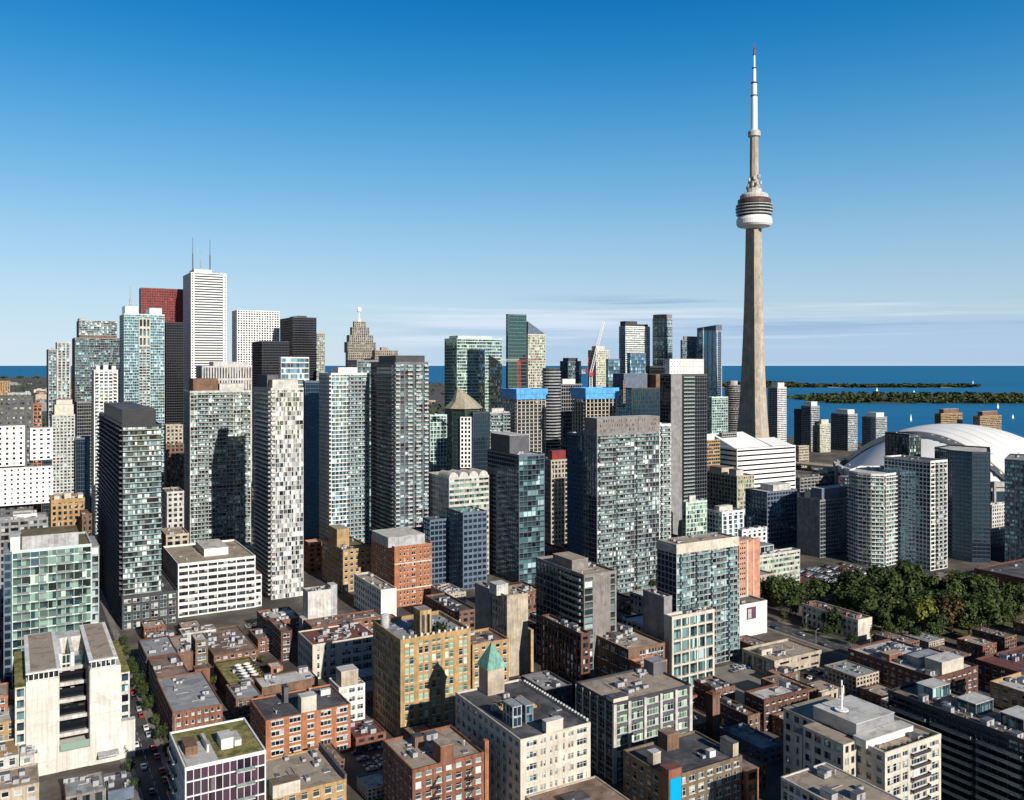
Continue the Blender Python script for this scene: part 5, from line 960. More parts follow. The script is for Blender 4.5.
# cream apartment block lower right
CB = dict(fl=3.65, pd=.35, glass='g_room', sub=2)
r, a, b_, h = bld('apartment_block', 'cream apartment block with grey metal penthouse and antenna mast', 'apartment block', 885, 753, xr=941, b=26, h=30, st=ST(bay=3.8, pw=1.2, sh=1.2, cols=[(.03,.26),(.30,.40),(.46,.74),(.80,.97)], **CB), stN=ST(bay=3.6, pw=1.7, sh=1.6, **CB), wall='cream', roof='r_tan', near=True, nun=3,
    balc=[dict(f=0, seg=[(.44,.76)], slab='cream', rail='charcoal', dep=1.3)])
block(r, -6.5, -.4, 10, 26, 0, h+.1, 'cream', 'r_tan', 'wing', ST(bay=3.6, pw=1.2, sh=1.6, **CB)); block(r, -.3, a*.8, 24.5, 40, 0, h+.05, 'cream', 'r_tan', 'wing', ST(bay=3.6, pw=1.7, sh=1.6, **CB)); block(r, -6.4, -.5, 26.3, 30, 0, h-3, 'cream', 'r_tan', 'wing', ST(bay=3.6, pw=1.7, sh=1.6, **CB))
block(r, .8, a*.7, 11, 28, h+.25, h+4.6, 'metal', 'r_light'); block(r, -1, a*.8, 6, 10.7, h-.8, h+1.5, 'white', 'r_light', 'plant_screen')
b = MB(); b.lathe([(.3, h+5), (.25, h+15), (0, h+15)], 8, 5, 20); 
for k in range(5): b.box(4.6+.5*cos(k*1.3), 5.0+.5*cos(k*1.3), 19.8+.6*sin(k*1.3), 20.2+.6*sin(k*1.3), h+8.5+k*.6, h+11+k*.6)
b.lathe([(2.2, h+5.3), (2.2, h+5.6), (0, h+5.6)], 12, 5, 20); b.build('antenna_mast', M['cleanwhite'], r)
b = MB(); rn = random.Random(3)
for k in range(40): x_, z_ = rn.uniform(a*.1, a*.95), rn.uniform(0, .9); b.bar((x_, .9+rn.uniform(0, .8), h-.9), (x_+rn.uniform(-.4, .4), .8+rn.uniform(0, .9), h-.6+z_), .5)
tag(b.build('roof_planting', M['leaf_dark'], r), kind='stuff')
r, a, b_, h = low('pale-roofed office with slanted skylight row at the bottom right', B_, 858, 818, a=19, xl=781, h=27, st=WB, stN=ST(fl=3.4, bay=2.4, pw=.5, sh=.9, glass='g_roomdark'), wall='offwhite', roof='r_tan', nun=5, near=True, ph=.3)
# ---- centre right
r, a, b_, h = cdo('glass condo tower with cream parapet band right of centre', T, 676.5, 545, xr=738, xl=657, d=418, st=ST(fl=3.0, bay=2.8, pw=.25, sh=.5, pd=.25, glass='g_teal', sub=2), stN=ST(fl=3.0, bay=3, pw=.3, sh=.5, glass='g_dark'), wall='lightgrey', roof='r_tan', nun=5, ph=.8,
    balc=[dict(f=0, seg=[(.05,.17),(.3,.42),(.55,.72),(.84,.98)], slab='lightgrey', rail='frost', dep=1.3, top=1)])
b = MB(); b.prism([(-.35, -.45), (a+.35, -.45), (a+.35, b_+.3), (-.35, b_+.3)], h-4.5, h-.9); b.prism([(-.35,-.45),(a+.35,-.45),(a+.35,.35),(-.35,.35)], h-.9, h+.3); b.build('parapet_band', M['cream'], r)
block(r, a+.3, a+4.2, 3, b_, 0, h-14, 'lightgrey', 'r_light', 'side_bay', ST(fl=3, bay=3, pw=.3, sh=.6, glass='g_teal'))
r, a, b_, h = low('cream-framed glass wing at the foot of the cream-banded condo', 'apartment block', 672, 617, xr=714.5, xl=664, d=394, st=ST(fl=5.4, bay=5.2, pw=.8, sh=.9, pd=.7, glass='g_teal', sub=4), stN=BL, wall='cream', roof='r_grey', near=False, nun=3, balc=[dict(f=0, seg=[(.03,.24),(.28,.48),(.53,.73),(.78,.97)], slab='lightgrey', rail='frost', dep=-.1)])
low('blank dark grey stair tower beside the cream-framed wing', B_, 664, 597, xr=672, xl=643, d=402, st=BL, stN=BL, wall='grey', roof='r_light', nun=2)
r, a, b_, h = cdo('mid-rise with dark glass side, bright glazed corner and grey brick end wall', 'apartment block', 584, 575, xr=616.5, xl=536, d=402, st=ST(fl=3.1, bay=3, pw=.3, sh=.6, glass='g_pale', sub=2, cols=[(.01,.26),(.82,.96)]), stN=ST(fl=3.1, bay=3.2, pw=.3, sh=.7, glass='g_dark'), wall='warmgrey', roof='r_tan', nun=5, pent=[(.1,.6,.3,.7,5,'warmgrey','r_tan')],
    balc=[dict(f=3, seg=[(.55,.95)], slab='grey', rail='frost', dep=1.2)])
low('lower dark brick and glass podium in front of the grey brick mid-rise', B_, 581, 634, xr=590, xl=541, d=376, st=ND, stN=ST(fl=3.6, bay=3.0, pw=.8, sh=.8, glass='g_roomdark'), wall='darkbrick', roof='r_grey', nun=6)
r, a, b_, h = low('brown brick theatre block with tan roof and glazed upper floor', B_, 628.5, 650, xr=665, xl=583, h=22, st=ST(fl=3.4, bay=3.2, pw=.4, sh=.7, glass='g_room', cols=[(.3,.45),(.47,.62),(.64,.79),(.81,.97)]), stN=ST(fl=6, bay=7, pw=1.5, sh=3, glass='g_roomdark'), wall='brownbrick', roof='r_tan', near=True, nun=12)
low('small orange brick building tucked below the brown brick theatre block', B_, 641, 665, xr=667, b=8, d=370, st=WB, wall='orange', roof='r_tan', near=True, nun=3)
r, a, b_, h = low('blank pinkish concrete tower block with stepped edge', 'tower block', 507, 596, xr=528, xl=492, d=412, st=BL, stN=ST(fl=3.4, bay=3, pw=1, sh=1.4, glass='g_room'), wall='beige', roof='r_tan', nun=2, pent=[(-.2,.35,.4,.9,5,'offwhite','r_light')])
block(r, a+.2, a+3.4, .5, b_, 0, h*.52, 'tan', 'r_tan', 'step')
low('blank dark grey end wall block left of the pinkish concrete tower', B_, 491, 590, xr=499, xl=475, d=432, st=BL, stN=BL, wall='grey', roof='r_tan', nun=2)
low('lower tan brick block right of the green-windowed warehouse', B_, 472.5, 645, xr=509, b=18, d=368, st=ST(fl=3.7, bay=3.2, pw=1.5, sh=1.6, pd=.3, glass='g_room'), wall='ochre', roof='r_brown', near=True, nun=4)
# tan art-deco block with green-tinted windows
r, a, b_, h = bld('warehouse', 'tan brick ten-storey warehouse with pale green windows and a roof tower', 'warehouse', 400.5, 640, xr=470.5, xl=373, h=40, st=ST(fl=3.65, bay=3.1, pw=1.05, sh=1.0, pd=.45, glass='g_green2', cols=[(.05,.11),(.12,.18),(.25,.31),(.33,.39),(.44,.50),(.51,.57),(.63,.69),(.70,.76),(.84,.90),(.91,.97)]), stN=ST(fl=3.65, bay=2.6, pw=.6, sh=1.0, pd=.45, glass='g_room'), wall='ochre', roof='r_grey', near=True, nun=7, ph=1.4)
block(r, a*.30, a*.46, 2, 8.5, h-1.4, h+9.5, 'tan', 'r_tan', 'roof_tower', ST(fl=8, bay=2, pw=.9, sh=3.4, glass='g_roomdark'))
b = MB()
for k in range(12): x_ = a*(k+.5)/12; b.box(x_-.45, x_+.45, -.16, .3, h+.07, h+1.0+.5*(k % 3 == 0))
b.build('parapet_finials', M['cream'], r)
b = MB(); b.lathe([(1.8, h-1.3), (1.8, h+4), (0, h+4.8)], 14, 1.5*1.6, b_*.75); b.build('water_tank', M['lightgrey'], r)
b = MB(); rn = random.Random(9)
for k in range(120): x_, y_, z_ = rn.gauss(a*.64, 1.6), rn.gauss(6, 1.5), h-1+abs(rn.gauss(0, 1.3)); b.bar((x_, y_, z_), (x_+rn.uniform(-.7, .7), y_+rn.uniform(-.7, .7), z_+.4), .5)
tag(b.build('roof_garden', M['leaf_dark'], r), kind='stuff')
# white-rendered warehouse with copper-roofed tower
WC = [(.07,.22),(.27,.30),(.315,.345),(.41,.44),(.485,.515),(.60,.625),(.68,.71),(.725,.755),(.81,.96)]
r, a, b_, h = bld('warehouse', 'cream-white warehouse with grey roof and green copper pyramid turret', 'warehouse', 520.5, 740, xr=590.5, xl=455.5, h=30, st=ST(fl=3.75, bay=3, pw=1.2, sh=1.7, pd=.4, glass='g_room', cols=WC), stN=ST(fl=3.75, bay=4.2, pw=1.6, sh=1.5, pd=.4, glass='g_room'), wall='cream', roof='r_dark', near=True, nun=3, ph=.6)
tx, ty = 9.1, 38.4; e_ = 6.8
block(r, tx, tx+e_, ty, ty+e_, h-.7, h+8.7, 'beige', 'r_tan', 'turret')
b = MB(); q = [(tx-.7, ty-.7), (tx+e_+.7, ty-.7), (tx+e_+.7, ty+e_+.7), (tx-.7, ty+e_+.7)]; cx_, cy_ = tx+e_/2, ty+e_/2
for i in range(4):
    p, s = q[i], q[(i+1) % 4]; mid = lambda c, t_: (cx_+(c[0]-cx_)*t_, cy_+(c[1]-cy_)*t_)
    b.poly([p+(h+8.8,), s+(h+8.8,), mid(s, .62)+(h+12.2,), mid(p, .62)+(h+12.2,)]); b.poly([mid(p, .62)+(h+12.2,), mid(s, .62)+(h+12.2,), (cx_, cy_, h+17.6)])
b.poly([c+(h+8.8,) for c in q[::-1]]); b.build('copper_roof', M['copper'], r)
b = MB(); b.box(5, a-8, b_*.45, b_-16.5, h-.55, h+.2); o = b.build('roof_terrace', M['deckwood'], r); b = MB(); rn = random.Random(6)
for k in range(26): x_, y_ = rn.uniform(5.5, a-9), rn.uniform(b_*.46, b_-17); b.box(x_-.5, x_+.5, y_-.9, y_+.9, h+.2, h+.2+rn.choice((.5, .8, 1.1)))
b.build('terrace_furniture', M['ochre'], o)
b = MB(); b.box(-.3, a*.1, 0.8, b_*.98, h+.07, h+.2); 
block(r, 3, 6.5, b_*.22, b_*.36, h-.6, h+6.2, 'lightgrey', 'r_grey', 'penthouse', ST(fl=3, bay=2, pw=.2, sh=.6, glass='g_blue')); block(r, 8.5, 11.5, b_*.24, b_*.4, h-.6, h+5.2, 'metal', 'r_grey', 'penthouse', ST(fl=3, bay=2, pw=.2, sh=.6, glass='g_cyan')); block(r, a*.36, a*.6, .1, 2.6, h+.07, h+3.4, 'cream', 'r_light', 'lift_house')
b = MB()
for k in range(24): y_ = 2 + k*(b_-4)/24; b.box(a-.5, a+.3, y_-.35, y_+.35, h+.07, h+.75)
b.build('parapet_finials', M['offwhite'], r)
# glass-striped warehouse
r, a, b_, h = bld('warehouse', 'warehouse with tall white piers, bands of glass and tan roof', 'warehouse', 613.5, 703, xr=691, xl=576, h=28.5, st=ST(fl=4.2, bay=5, pw=1.0, sh=1.1, pd=.4, glass='g_green2', cols=[(.035,.17),(.215,.37),(.41,.575),(.615,.775),(.815,.965)]), stN=ST(fl=4.2, bay=5, pw=.8, sh=1.6, pd=.4, glass='g_roomdark'), wall='charcoal', roof='r_tan', near=True, nun=0, ph=.7)
b = MB()
for x0, x1 in ((-.008,.03),(.175,.21),(.375,.405),(.58,.61),(.78,.81),(.97,1.008)): b.box(a*x0, a*x1, -.5, -.02, 0, h-.6)
for k in range(6): b.box(-.35, -.02, b_*(k/5)-.4*(k == 5)-.3*(0 < k < 5), b_*(k/5)+.4*(k == 0)+.3*(0 < k < 5), 0, h-.6)
b.build('pier', M['offwhite'], r)
units(r, a*.5, b_*.6, h-.69, 9, random.Random(3), (0, 1, 0), a*.15, b_*.2); units(r, a*.3, b_*.5, h-.69, 4, random.Random(5), (0, 1, 2), a*.6, b_*.5)
block(r, -.1, a*.18, -.1, 4, h+.05, h+1.4, 'cream', 'r_dark', 'corner_block'); block(r, a*.85, a*1.03, b_*.65, b_*.9, h-.7, h+4.2, 'mechdark', 'r_grey')
b = MB(); 
for j in range(1, 7): b.box(.9, a-.9, -.02, .12, j*4.07-.95, j*4.07+.3)
b.build('spandrel_panels', M['darkgrey'], r)
# dark-roofed warehouse with the blue sign
r, a, b_, h = bld('warehouse', 'brown brick warehouse with dark roof and bright blue sign panel on its corner', 'warehouse', 668, 778, xr=742, xl=623.3, h=20, st=ST(fl=4.0, bay=3.8, pw=1.2, sh=1.4, pd=.35, glass='g_room'), stN=ST(fl=4.0, bay=3.4, pw=1.6, sh=1.6, pd=.35, glass='g_roomdark'), wall='tanbrick', roof='r_dark', near=True, nun=1, ph=.7)
block(r, -.15, 5.2, -.5, 3.4, 0, h+2.4, 'brick', 'r_red', 'corner_tower'); b = MB(); b.box(.3, 4.7, -.75, -.52, h-9, h-.4); b.build('sign_panel', M['bluesign'], r)
block(r, 1.5, 4.6, 9, 12, h-.7, h+3.6, 'beige', 'r_light'); block(r, 13, 18, b_-7, b_-2, h-.7, h+4.5, 'brownbrick', 'r_brown'); block(r, a-3, a-.6, 1, 7, h-.7, h+4, 'beige', 'r_dark'); block(r, a*.7, a*.78, 5, 7, h-.7, h+1.2, 'white', 'r_light', 'skylight')
block(r, a+.3, a+6, -1.5, 6, 0, h-5, 'orange', 'r_brown', 'side_building', WB)
# brown brick block
r, a, b_, h = low('brown brick walk-up with fire escapes and tan gravel roof', B_, 412.5, 770, xr=484, xl=383, h=24, st=ST(fl=3.5, bay=3.4, pw=1.5, sh=1.5, pd=.3, glass='g_pale'), stN=ST(fl=3.5, bay=3.2, pw=1.7, sh=1.6, pd=.3, glass='g_roomdark'), wall='brick', roof='r_tan', near=True, nun=6, ph=.8)
block(r, a*.38, a*.56, -.1, 5.5, h-.8, h+5, 'brick', 'r_tan', 'stair_house'); block(r, a*.30, a*.42, b_*.62, b_*.75, h-.8, h+2.6, 'brownbrick', 'r_dark', 'stair_house')
for fx in (.3, .78):
    b = MB()
    for j in range(1, 6): z_ = j*3.43; b.box(a*fx-1.6, a*fx+1.6, -1.3, -.05, z_, z_+.1); b.bar((a*fx-1.6, -1.25, z_+1), (a*fx+1.6, -1.25, z_+1), .09); b.bar((a*fx-1.3, -.7, z_), (a*fx+1.3, -.7, z_+3.4), .22)
    b.build('fire_escape', M['black'], r)
b = MB(); b.box(a+.2, a+1.6, -.3, 1.4, 0, h+3.5); b.build('chimney', M['orange'], r)
# ---- centre left
r, a, b_, h = low('orange brick block with white lintels and dark roof', B_, 265.8, 721, xr=350.7, xl=250, h=18, st=ST(fl=3.5, bay=6, pw=2.0, sh=1.9, pd=.3, glass='g_roomdark', cols=[(.055,.20),(.265,.40),(.475,.56),(.635,.765),(.83,.965)]), stN=ST(fl=3.5, bay=4, pw=2.2, sh=1.9, pd=.3, glass='g_roomdark'), wall='orange', roof='r_dark', near=True, nun=4, ph=.5)
b = MB()
for x0, x1 in [(.055,.20),(.265,.40),(.475,.56),(.635,.765),(.83,.965)]:
    for j in range(1, 6): b = MB(); b.box(a*x0, a*x1, -.14, .05, j*3.6-.98, j*3.6-.3); b.build('lintel', M['offwhite'], r)
block(r, a*.42, a*.6, 1.5, 6, h-.5, h+5.2, 'cream', 'r_light', 'stair_house'); block(r, a*.33, a*.38, b_*.6, b_*.75, h-.5, h+5.5, 'darkgrey', 'r_dark', 'chimney'); block(r, a*.78, a*.9, b_*.6, b_*.66, h-.5, h+1.6, 'white', 'r_light', 'skylight')
r, a, b_, h = low('cream bottom-edge building with tan gravel roof and dark parapet', B_, 273, 797, xr=346.5, xl=252, h=16, st=WB, stN=ND, wall='ochre', roof='r_tan', near=True, nun=7, ph=.5)
block(r, a-.6, a+.1, 0, b_, h+.1, h+1.4, 'darkgrey', 'r_dark', 'parapet_wall'); block(r, -.1, a*.36, -.1, 4, h-.5, h+3.4, 'cream', 'r_brown', 'stair_house')
r, a, b_, h = low('purple panelled building with green sedum roof by the narrow street', B_, 185, 768, xr=266, xl=169.5, h=34, st=ST(fl=4.3, bay=2.1, pw=.16, sh=.35, pd=.3, glass='g_purple', sub=1), stN=ST(fl=4.3, bay=3.0, pw=.4, sh=.6, pd=.3, glass='g_teal', sub=2), wall='framewhite', roof='r_green', near=False, nun=0, ph=.45,
    balc=[dict(f=0, seg=[(.62,.86)], slab='offwhite', rail='frost', dep=1.4, j0=1), dict(f=3, seg=[(.1,.5)], slab='offwhite', rail='charcoal', dep=1.2)])
b = MB(); b.box(.8, 9.5, 1.2, b_*.62, h-.44, h-.36); o = b.build('roof_terrace', M['r_light'], r); b = MB(); b.box(1.5, 5, b_*.3, b_*.55, h-.3, h+2.2); b.build('plant_unit', M['brownbrick'], o)
block(r, 7.5, 8.1, b_*.3, b_*.62, h-.35, h+1.7, 'white', 'r_light', 'screen_wall'); block(r, 11.5, 15, b_*.28, b_*.5, h-.44, h+2.6, 'white', 'r_light', 'roof_hut'); block(r, 15.5, 17.5, b_*.3, b_*.55, h-.44, h+1.2, 'white', 'r_light', 'roof_hut')
# the brick row on the narrow street
r, a, b_, h = low('low red brick building with pale grey roof at the near end of the row', B_, 172.6, 713, xr=222.5, b=43, h=13, st=ST(fl=3.6, bay=2.8, pw=1.5, sh=1.8, pd=.3, glass='g_pale', cols=[(.07,.15),(.24,.30),(.37,.43),(.50,.56),(.64,.72),(.77,.84),(.90,.97)]), stN=ND, wall='brick', roof='r_grey', near=True, nun=5, ph=.5)
b = MB(); b.box(.5, .6, -2, -.02, h-9, h-1); b.build('wall_sign', M['white'], r)
r, a, b_, h = low('brown-roofed low brick building in the middle of the row', B_, 157.5, 678, xr=189, b=28, h=13, st=BL, stN=ND, wall='brownbrick', roof='r_brown', nun=3, ph=.5, near=True)
low('grey-roofed low brick building at the far end of the row', B_, 146.5, 657.5, xr=178, b=30, h=13, st=BL, stN=ND, wall='darkbrick', roof='r_grey', nun=4, ph=.5, near=True)
low('narrow tan-roofed annex behind the grey-roofed end of the row', B_, 178, 654, xr=193, b=30, h=11, st=BL, stN=ND, wall='brownbrick', roof='r_tan', nun=4, ph=.5)
low('small yellow brick house with four windows behind the row', 'house', 195.5, 641, xr=208, b=12, h=14, st=WB, stN=ND, wall='tanbrick', roof='r_light', near=True, nun=1, ph=.5)
low('dark-roofed hut between the row and the planted roof', 'hut', 195, 670, xr=210, b=6, h=9, st=BL, wall='brick', roof='r_dark', nun=0, ph=.3)
low('flat light grey low building behind the purple panelled building', B_, 236, 700, xr=262, b=20, h=8, st=WB, stN=ND, wall='brownbrick', roof='r_grey', near=True, nun=3, ph=.4)
low('pale low roof with skylight behind the orange brick block', B_, 262, 688, xr=318, b=14, h=9, st=BL, stN=ND, wall='brownbrick', roof='r_light', nun=4, ph=.4)
r, a, b_, h = low('building with half green planted roof and half cafe terrace', 'cafe', 230, 686, xr=268, b=34, h=8, st=BL, stN=ND, wall='darkbrick', roof='r_green', nun=1, ph=.4)
b = MB(); b.box(a*.38, a-.5, 1, b_*.75, h-.39, h-.2); b.build('terrace_floor', M['r_light'], r)
X0, Y0 = r.location.x, r.location.y
def umb():
    b = MB(); b.lathe([(1.7, 2.3), (.9, 2.75), (0, 3.0)], 8); c = b.mesh('canopy', M['umbrella']); b = MB(); b.lathe([(.05, 0), (.05, 2.8)], 6); return c, b.mesh('pole', M['mechdark'])
uc, up = umb()
for i in range(5):
    for j in range(2):
        lx, ly = a*.46 + j*3.9, 3 + i*4; rr = empty('parasol', (X0+lx*VX-ly*VY, Y0+lx*VY+ly*VX, h-.2), 0, 'white parasol on the cafe roof terrace', 'parasol', 'parasols on the cafe terrace'); link('canopy', uc, rr); link('pole', up, rr)
pb = MB(); pb.box(-1.3, 1.3, -.35, .35, 0, .6); pm = pb.mesh('trough', M['deckwood']); pb = MB(); rn = random.Random(2)
for k in range(26): x_, y_, z_ = rn.uniform(-1.2, 1.2), rn.uniform(-.4, .4), rn.uniform(.6, 1.6); pb.bar((x_, y_, z_), (x_+rn.uniform(-.3, .3), y_+rn.uniform(-.3, .3), z_+.3), .3)
pf = pb.mesh('shrub', M['leaf'])
for i in range(6):
    for j in range(2):
        lx, ly = a*.72 + j*3.2, 2.5 + i*3.8; rr = empty('planter', (X0+lx*VX-ly*VY, Y0+lx*VY+ly*VX, h-.2), TH, 'leafy planter trough on the cafe roof terrace', 'planter', 'planters on the cafe terrace'); link('trough', pm, rr); link('shrub', pf, rr)
low('small orange brick hut beside the cafe terrace', 'hut', 271, 668, xr=283, b=7, h=7, st=ND, stN=ND, wall='orange', roof='r_light', nun=0, ph=.3)
low('dark brick narrow building left of the cream-cornered block', B_, 281, 632, xr=292, b=26, h=15, st=ND, stN=ND, wall='darkbrick', roof='r_brown', near=True, nun=3, ph=.5)
low('low cluttered building with pale roof left of the blank white lift tower', B_, 268, 622, xr=301, b=24, h=11, st=WB, stN=ND, wall='brick', roof='r_light', near=True, nun=14, pent=[(.1,.4,.02,.3,2.5,'cream','r_light'),(.5,.9,.3,.5,2,'r_light','r_light')])
r, a, b_, h = low('long brick block with cream corner bay and cluttered red-brown roof', B_, 312.6, 645, xr=376, b=24, h=16.5, st=ST(fl=3.8, bay=4.6, pw=1.0, sh=1.5, pd=.35, glass='g_room', cols=[(.06,.10),(.17,.21),(.27,.35),(.46,.60),(.63,.77),(.80,.94)]), stN=ST(fl=3.8, bay=3.6, pw=1.4, sh=1.6, glass='g_roomdark'), wall='cream', roof='r_red', near=True, nun=16, ph=.5)
low('brown-roofed brick row just behind the cluttered red-brown roof', B_, 312, 627, xr=384, b=14, h=17, st=WB, stN=ND, wall='brick', roof='r_brown', near=True, nun=7, ph=.5)
r, a, b_, h = low('blank white lift tower with open roof plant', B_, 308, 592, xr=331, b=9, d=448, st=BL, stN=BL, wall='offwhite', roof='r_dark', nun=4)
block(r, a+.1, a+3.6, .8, 7, 0, h+1.5, 'lightgrey', 'r_light', 'side_shaft'); block(r, -2.6, -.1, 1, 7, 0, h-14, 'lightgrey', 'r_light', 'side_shaft')
r, a, b_, h = low('small white three-storey building right of the orange brick block', B_, 339, 688, xr=365, b=13, h=15, st=ST(fl=3.8, bay=3.6, pw=1, sh=1.7, glass='g_room'), stN=ND, wall='white', roof='r_tan', near=True, nun=1, ph=.5); block(r, a*.15, a*.8, 2, 9, h-.5, h+5.5, 'beige', 'r_light', 'stair_house')
low('low rust-roofed shed right of the small white building', 'shed', 356, 738, xr=386, b=14, h=6, st=ND, stN=ND, wall='brick', roof='r_red', nun=5, ph=.4)
r, a, b_, h = low('tall orange brick building with pale rooftop plant', B_, 394.5, 547, xr=432, xl=371, d=530, st=ST(fl=3.4, bay=3.4, pw=2, sh=1.7, pd=.3, glass='g_roomdark', cols=[(.13,.17),(.24,.28),(.33,.37),(.455,.56),(.68,.72),(.80,.84),(.89,.93)]), stN=ND, wall='orange', roof='r_light', near=True, nun=7, pent=[(-.1,.88,.1,.8,6,'lightgrey','r_light')])
b = MB(); b.box(0, a, -.15, -.02, h-11, h-10.2); b.box(0, a, -.15, -.02, h*.28, h*.28+.8); b.build('stone_band', M['cream'], r)
r, a, b_, h = low('old brown stone building with square roof tower left of the orange tower', B_, 343, 550, xr=371.5, xl=322, d=565, st=ST(fl=3.8, bay=3.6, pw=1.6, sh=1.8, glass='g_roomdark'), stN=ND, wall='ochre', roof='r_olive', near=True, nun=5, pent=[(.02,.45,.3,.7,12,'tan','slate')])
low('small bright orange block behind the chequered condo', B_, 309, 543, xr=322, b=12, d=620, st=ND, wall='orange', roof='r_light', nun=1)
low('brick building with blank white end wall below the orange tower', B_, 381, 590, xr=396.5, xl=354, d=497, st=BL, stN=ND, wall='white', roof='r_tan', nun=5)
low('cluttered low tan building right of the orange tower', B_, 447, 594, xr=466, xl=431, h=13, st=WB, stN=ND, wall='beige', roof='r_light', near=True, nun=16)
low('dark flat building between the green-windowed warehouse and the orange tower', B_, 455, 612, xr=476, xl=425, h=14, st=ND, stN=ND, wall='brownbrick', roof='r_dark', nun=6)
r, a, b_, h = low('low dark grey-roofed building at the bottom edge below the copper turret', B_, 560, 825, a=27, b=20, h=12, st=WB, stN=ND, wall='beige', roof='r_brown', nun=3, near=True, ph=.4); block(r, 8, 16, 7, 12, h-.4, h+1.2, 'darkgrey', 'r_dark', 'skylight')
low('small dark building behind the white-piered warehouse', B_, 545, 690, xr=572, b=20, h=10, st=ND, stN=ND, wall='darkgrey', roof='r_grey', nun=5)
# ---- white concrete building with two slab roofs
def gallery():
    d0 = 311; X, Y, _ = at(26, d0); r = empty('concrete_building', (X, Y, 0), TH, 'white concrete building with two tan slab roofs and a deep central slot', B_); h = 34.5; q = d0/F/.87
    x1, x2, x3 = 10.6, 20.7, 31.1
    w = MB(); w.box(0, x1, 0, 50, 0, h); w.box(x2, x3, 0, 50, 0, h+1); w.box(x1-.05, x2+.05, .25, 40, 0, 7); w.build('wall', M['palestone'], r)
    w = MB()
    for j in range(1, 8):
        for s0, s1 in ((0, x1), (x2, x3)): w.box(s0+.1, s1-.1, -.012, .02, j*4.6, j*4.6+.14)
    for s0, s1 in ((0, x1), (x2, x3)):
        for k in (1, 2): w.box(s0+(s1-s0)*k/3-.06, s0+(s1-s0)*k/3+.06, -.01, .02, .5, h-.4)
    w.build('panel_joints', M['offwhite'], r)
    for s0, s1, hh in ((.8, x1-.2, h), (x2+.5, x3-1.8, h+1)):
        g = MB(); w = MB(); p = [(s0, .9), (s1, .9), (s1, 49), (s0, 49)]
        for i in range(4): facade(w, g, p[i], p[(i+1) % 4], hh, hh+2.6, ST(fl=2.6, bay=1.6, pw=.25, sh=.3, pd=.15, glass='g_roomdark'))
        g.build('glazing', M['g_roomdark'], r); w.build('window_frame', M['framewhite'], r)
        w = MB(); w.box(s0-.9, s1+.7, -.4, 51, hh+2.65, hh+3.25); o = w.build('roof_slab', M['white'], r); w = MB(); w.box(s0+.6, s1-.6, .8, 50, hh+3.2, hh+3.34); w.build('gravel', M['r_tan'], o)
    w = MB(); w.box(x1+.05, x2-.05, 40, 49, 0, h+3); w.build('rear_wall', M['offwhite'], r)
    for (u0, v0, u1, v1) in ((x1+.5, 18, x1+1.7, 39.8), (x1+4.6, 18, x1+5.9, 39.8)):
        w = MB(); w.box(u0, u1, v0, v1, 7, h+3); w.build('fin_wall', M['white'], r)
    w = MB(); g = MB(); facade(w, g, (x1+1.8, 20), (x1+4.5, 20), 8, h+2, ST(fl=3.7, bay=1.6, pw=.2, sh=.5, pd=.2, glass='g_emerald')); g.build('glazing', M['g_emerald'], r); w.build('window_frame', M['white'], r)
    for j, (z_, v0) in enumerate(((12, 2), (17, 5), (22, 9), (27, 13), (31.5, 17))):
        w = MB(); w.box(x1+.02, x2-.02, v0, 39.9, z_-.35, z_); w.box(x1+.02, x2-.02, v0, v0+.3, z_, z_+1); o = w.build('terrace', M['offwhite'], r)
        w = MB(); w.box(x1+.03, x2-.03, v0+4.5, v0+4.7, z_, z_+3.6); w.build('window_wall', M['g_roomdark'], o)
    w = MB(); w.box(x2-.35, x2-.02, .3, 40, 7, h+.5); w.build('slot_wall', M['warmgrey'], r)
    w = MB(); w.box(x1+.3, x2-.3, .1, .24, 7.4, 10); w.build('front_window', M['g_green'], r)
    st = ST(fl=4, bay=3.5, pw=.5, sh=1.2, pd=.3, glass='g_teal')
    block(r, -3.4, -.05, 2, 46, 0, h-2, 'offwhite', 'r_green', 'side_bay', st); block(r, x3+.05, x3+3.4, 3, 46, 0, h-3, 'offwhite', 'r_green', 'side_bay', st)
    block(r, x3-10, x3+5, -.1+.3, 2.9, 0, 14, 'palestone', 'r_light', 'annex'); w = MB(); w.box(x3-8, x3-1, -5, -.02, 3.8, 4.4); w.build('canopy', M['lightgrey'], r)
    PLACED.append(((X, Y, 0), TH, x3, 50))
gallery()
low('low grey flat roof in front of the white concrete building', B_, 66, 797, xr=106, b=14, h=5, st=ND, stN=BL, wall='warmgrey', roof='r_grey', nun=4, ph=.3)
low('low dark-roofed shed in the shade beside the white concrete building', 'shed', 108, 792, xr=134, b=12, h=4, st=BL, stN=BL, wall='bluegrey', roof='r_dark', nun=3, ph=.3)
for k, (lab, xc, yt, xr, d_, w_, rf, n_) in enumerate((('tan-walled low building at the left edge below the green glass block', -20, 700, 8, 330, 'orange', 'r_tan', 2), ('low tan-fronted building with pale roof at the left edge', -30, 728, 18, 318, 'ochre', 'r_light', 4),
    ('bright tan flat-roofed building in the lower left corner', -30, 764, 19, 296, 'offwhite', 'ochre', 4), ('long tan-roofed building at the very bottom left', -30, 797, 39, 272, 'beige', 'r_tan', 7), ('narrow white structure between the corner buildings and the white concrete building', 20, 757, 34, 306, 'offwhite', 'r_light', 3))):
    low(lab, B_, xc, yt, xr=xr, b=16, d=d_, st=WB, stN=ND, wall=w_, roof=rf, nun=n_, near=True, ph=.4)
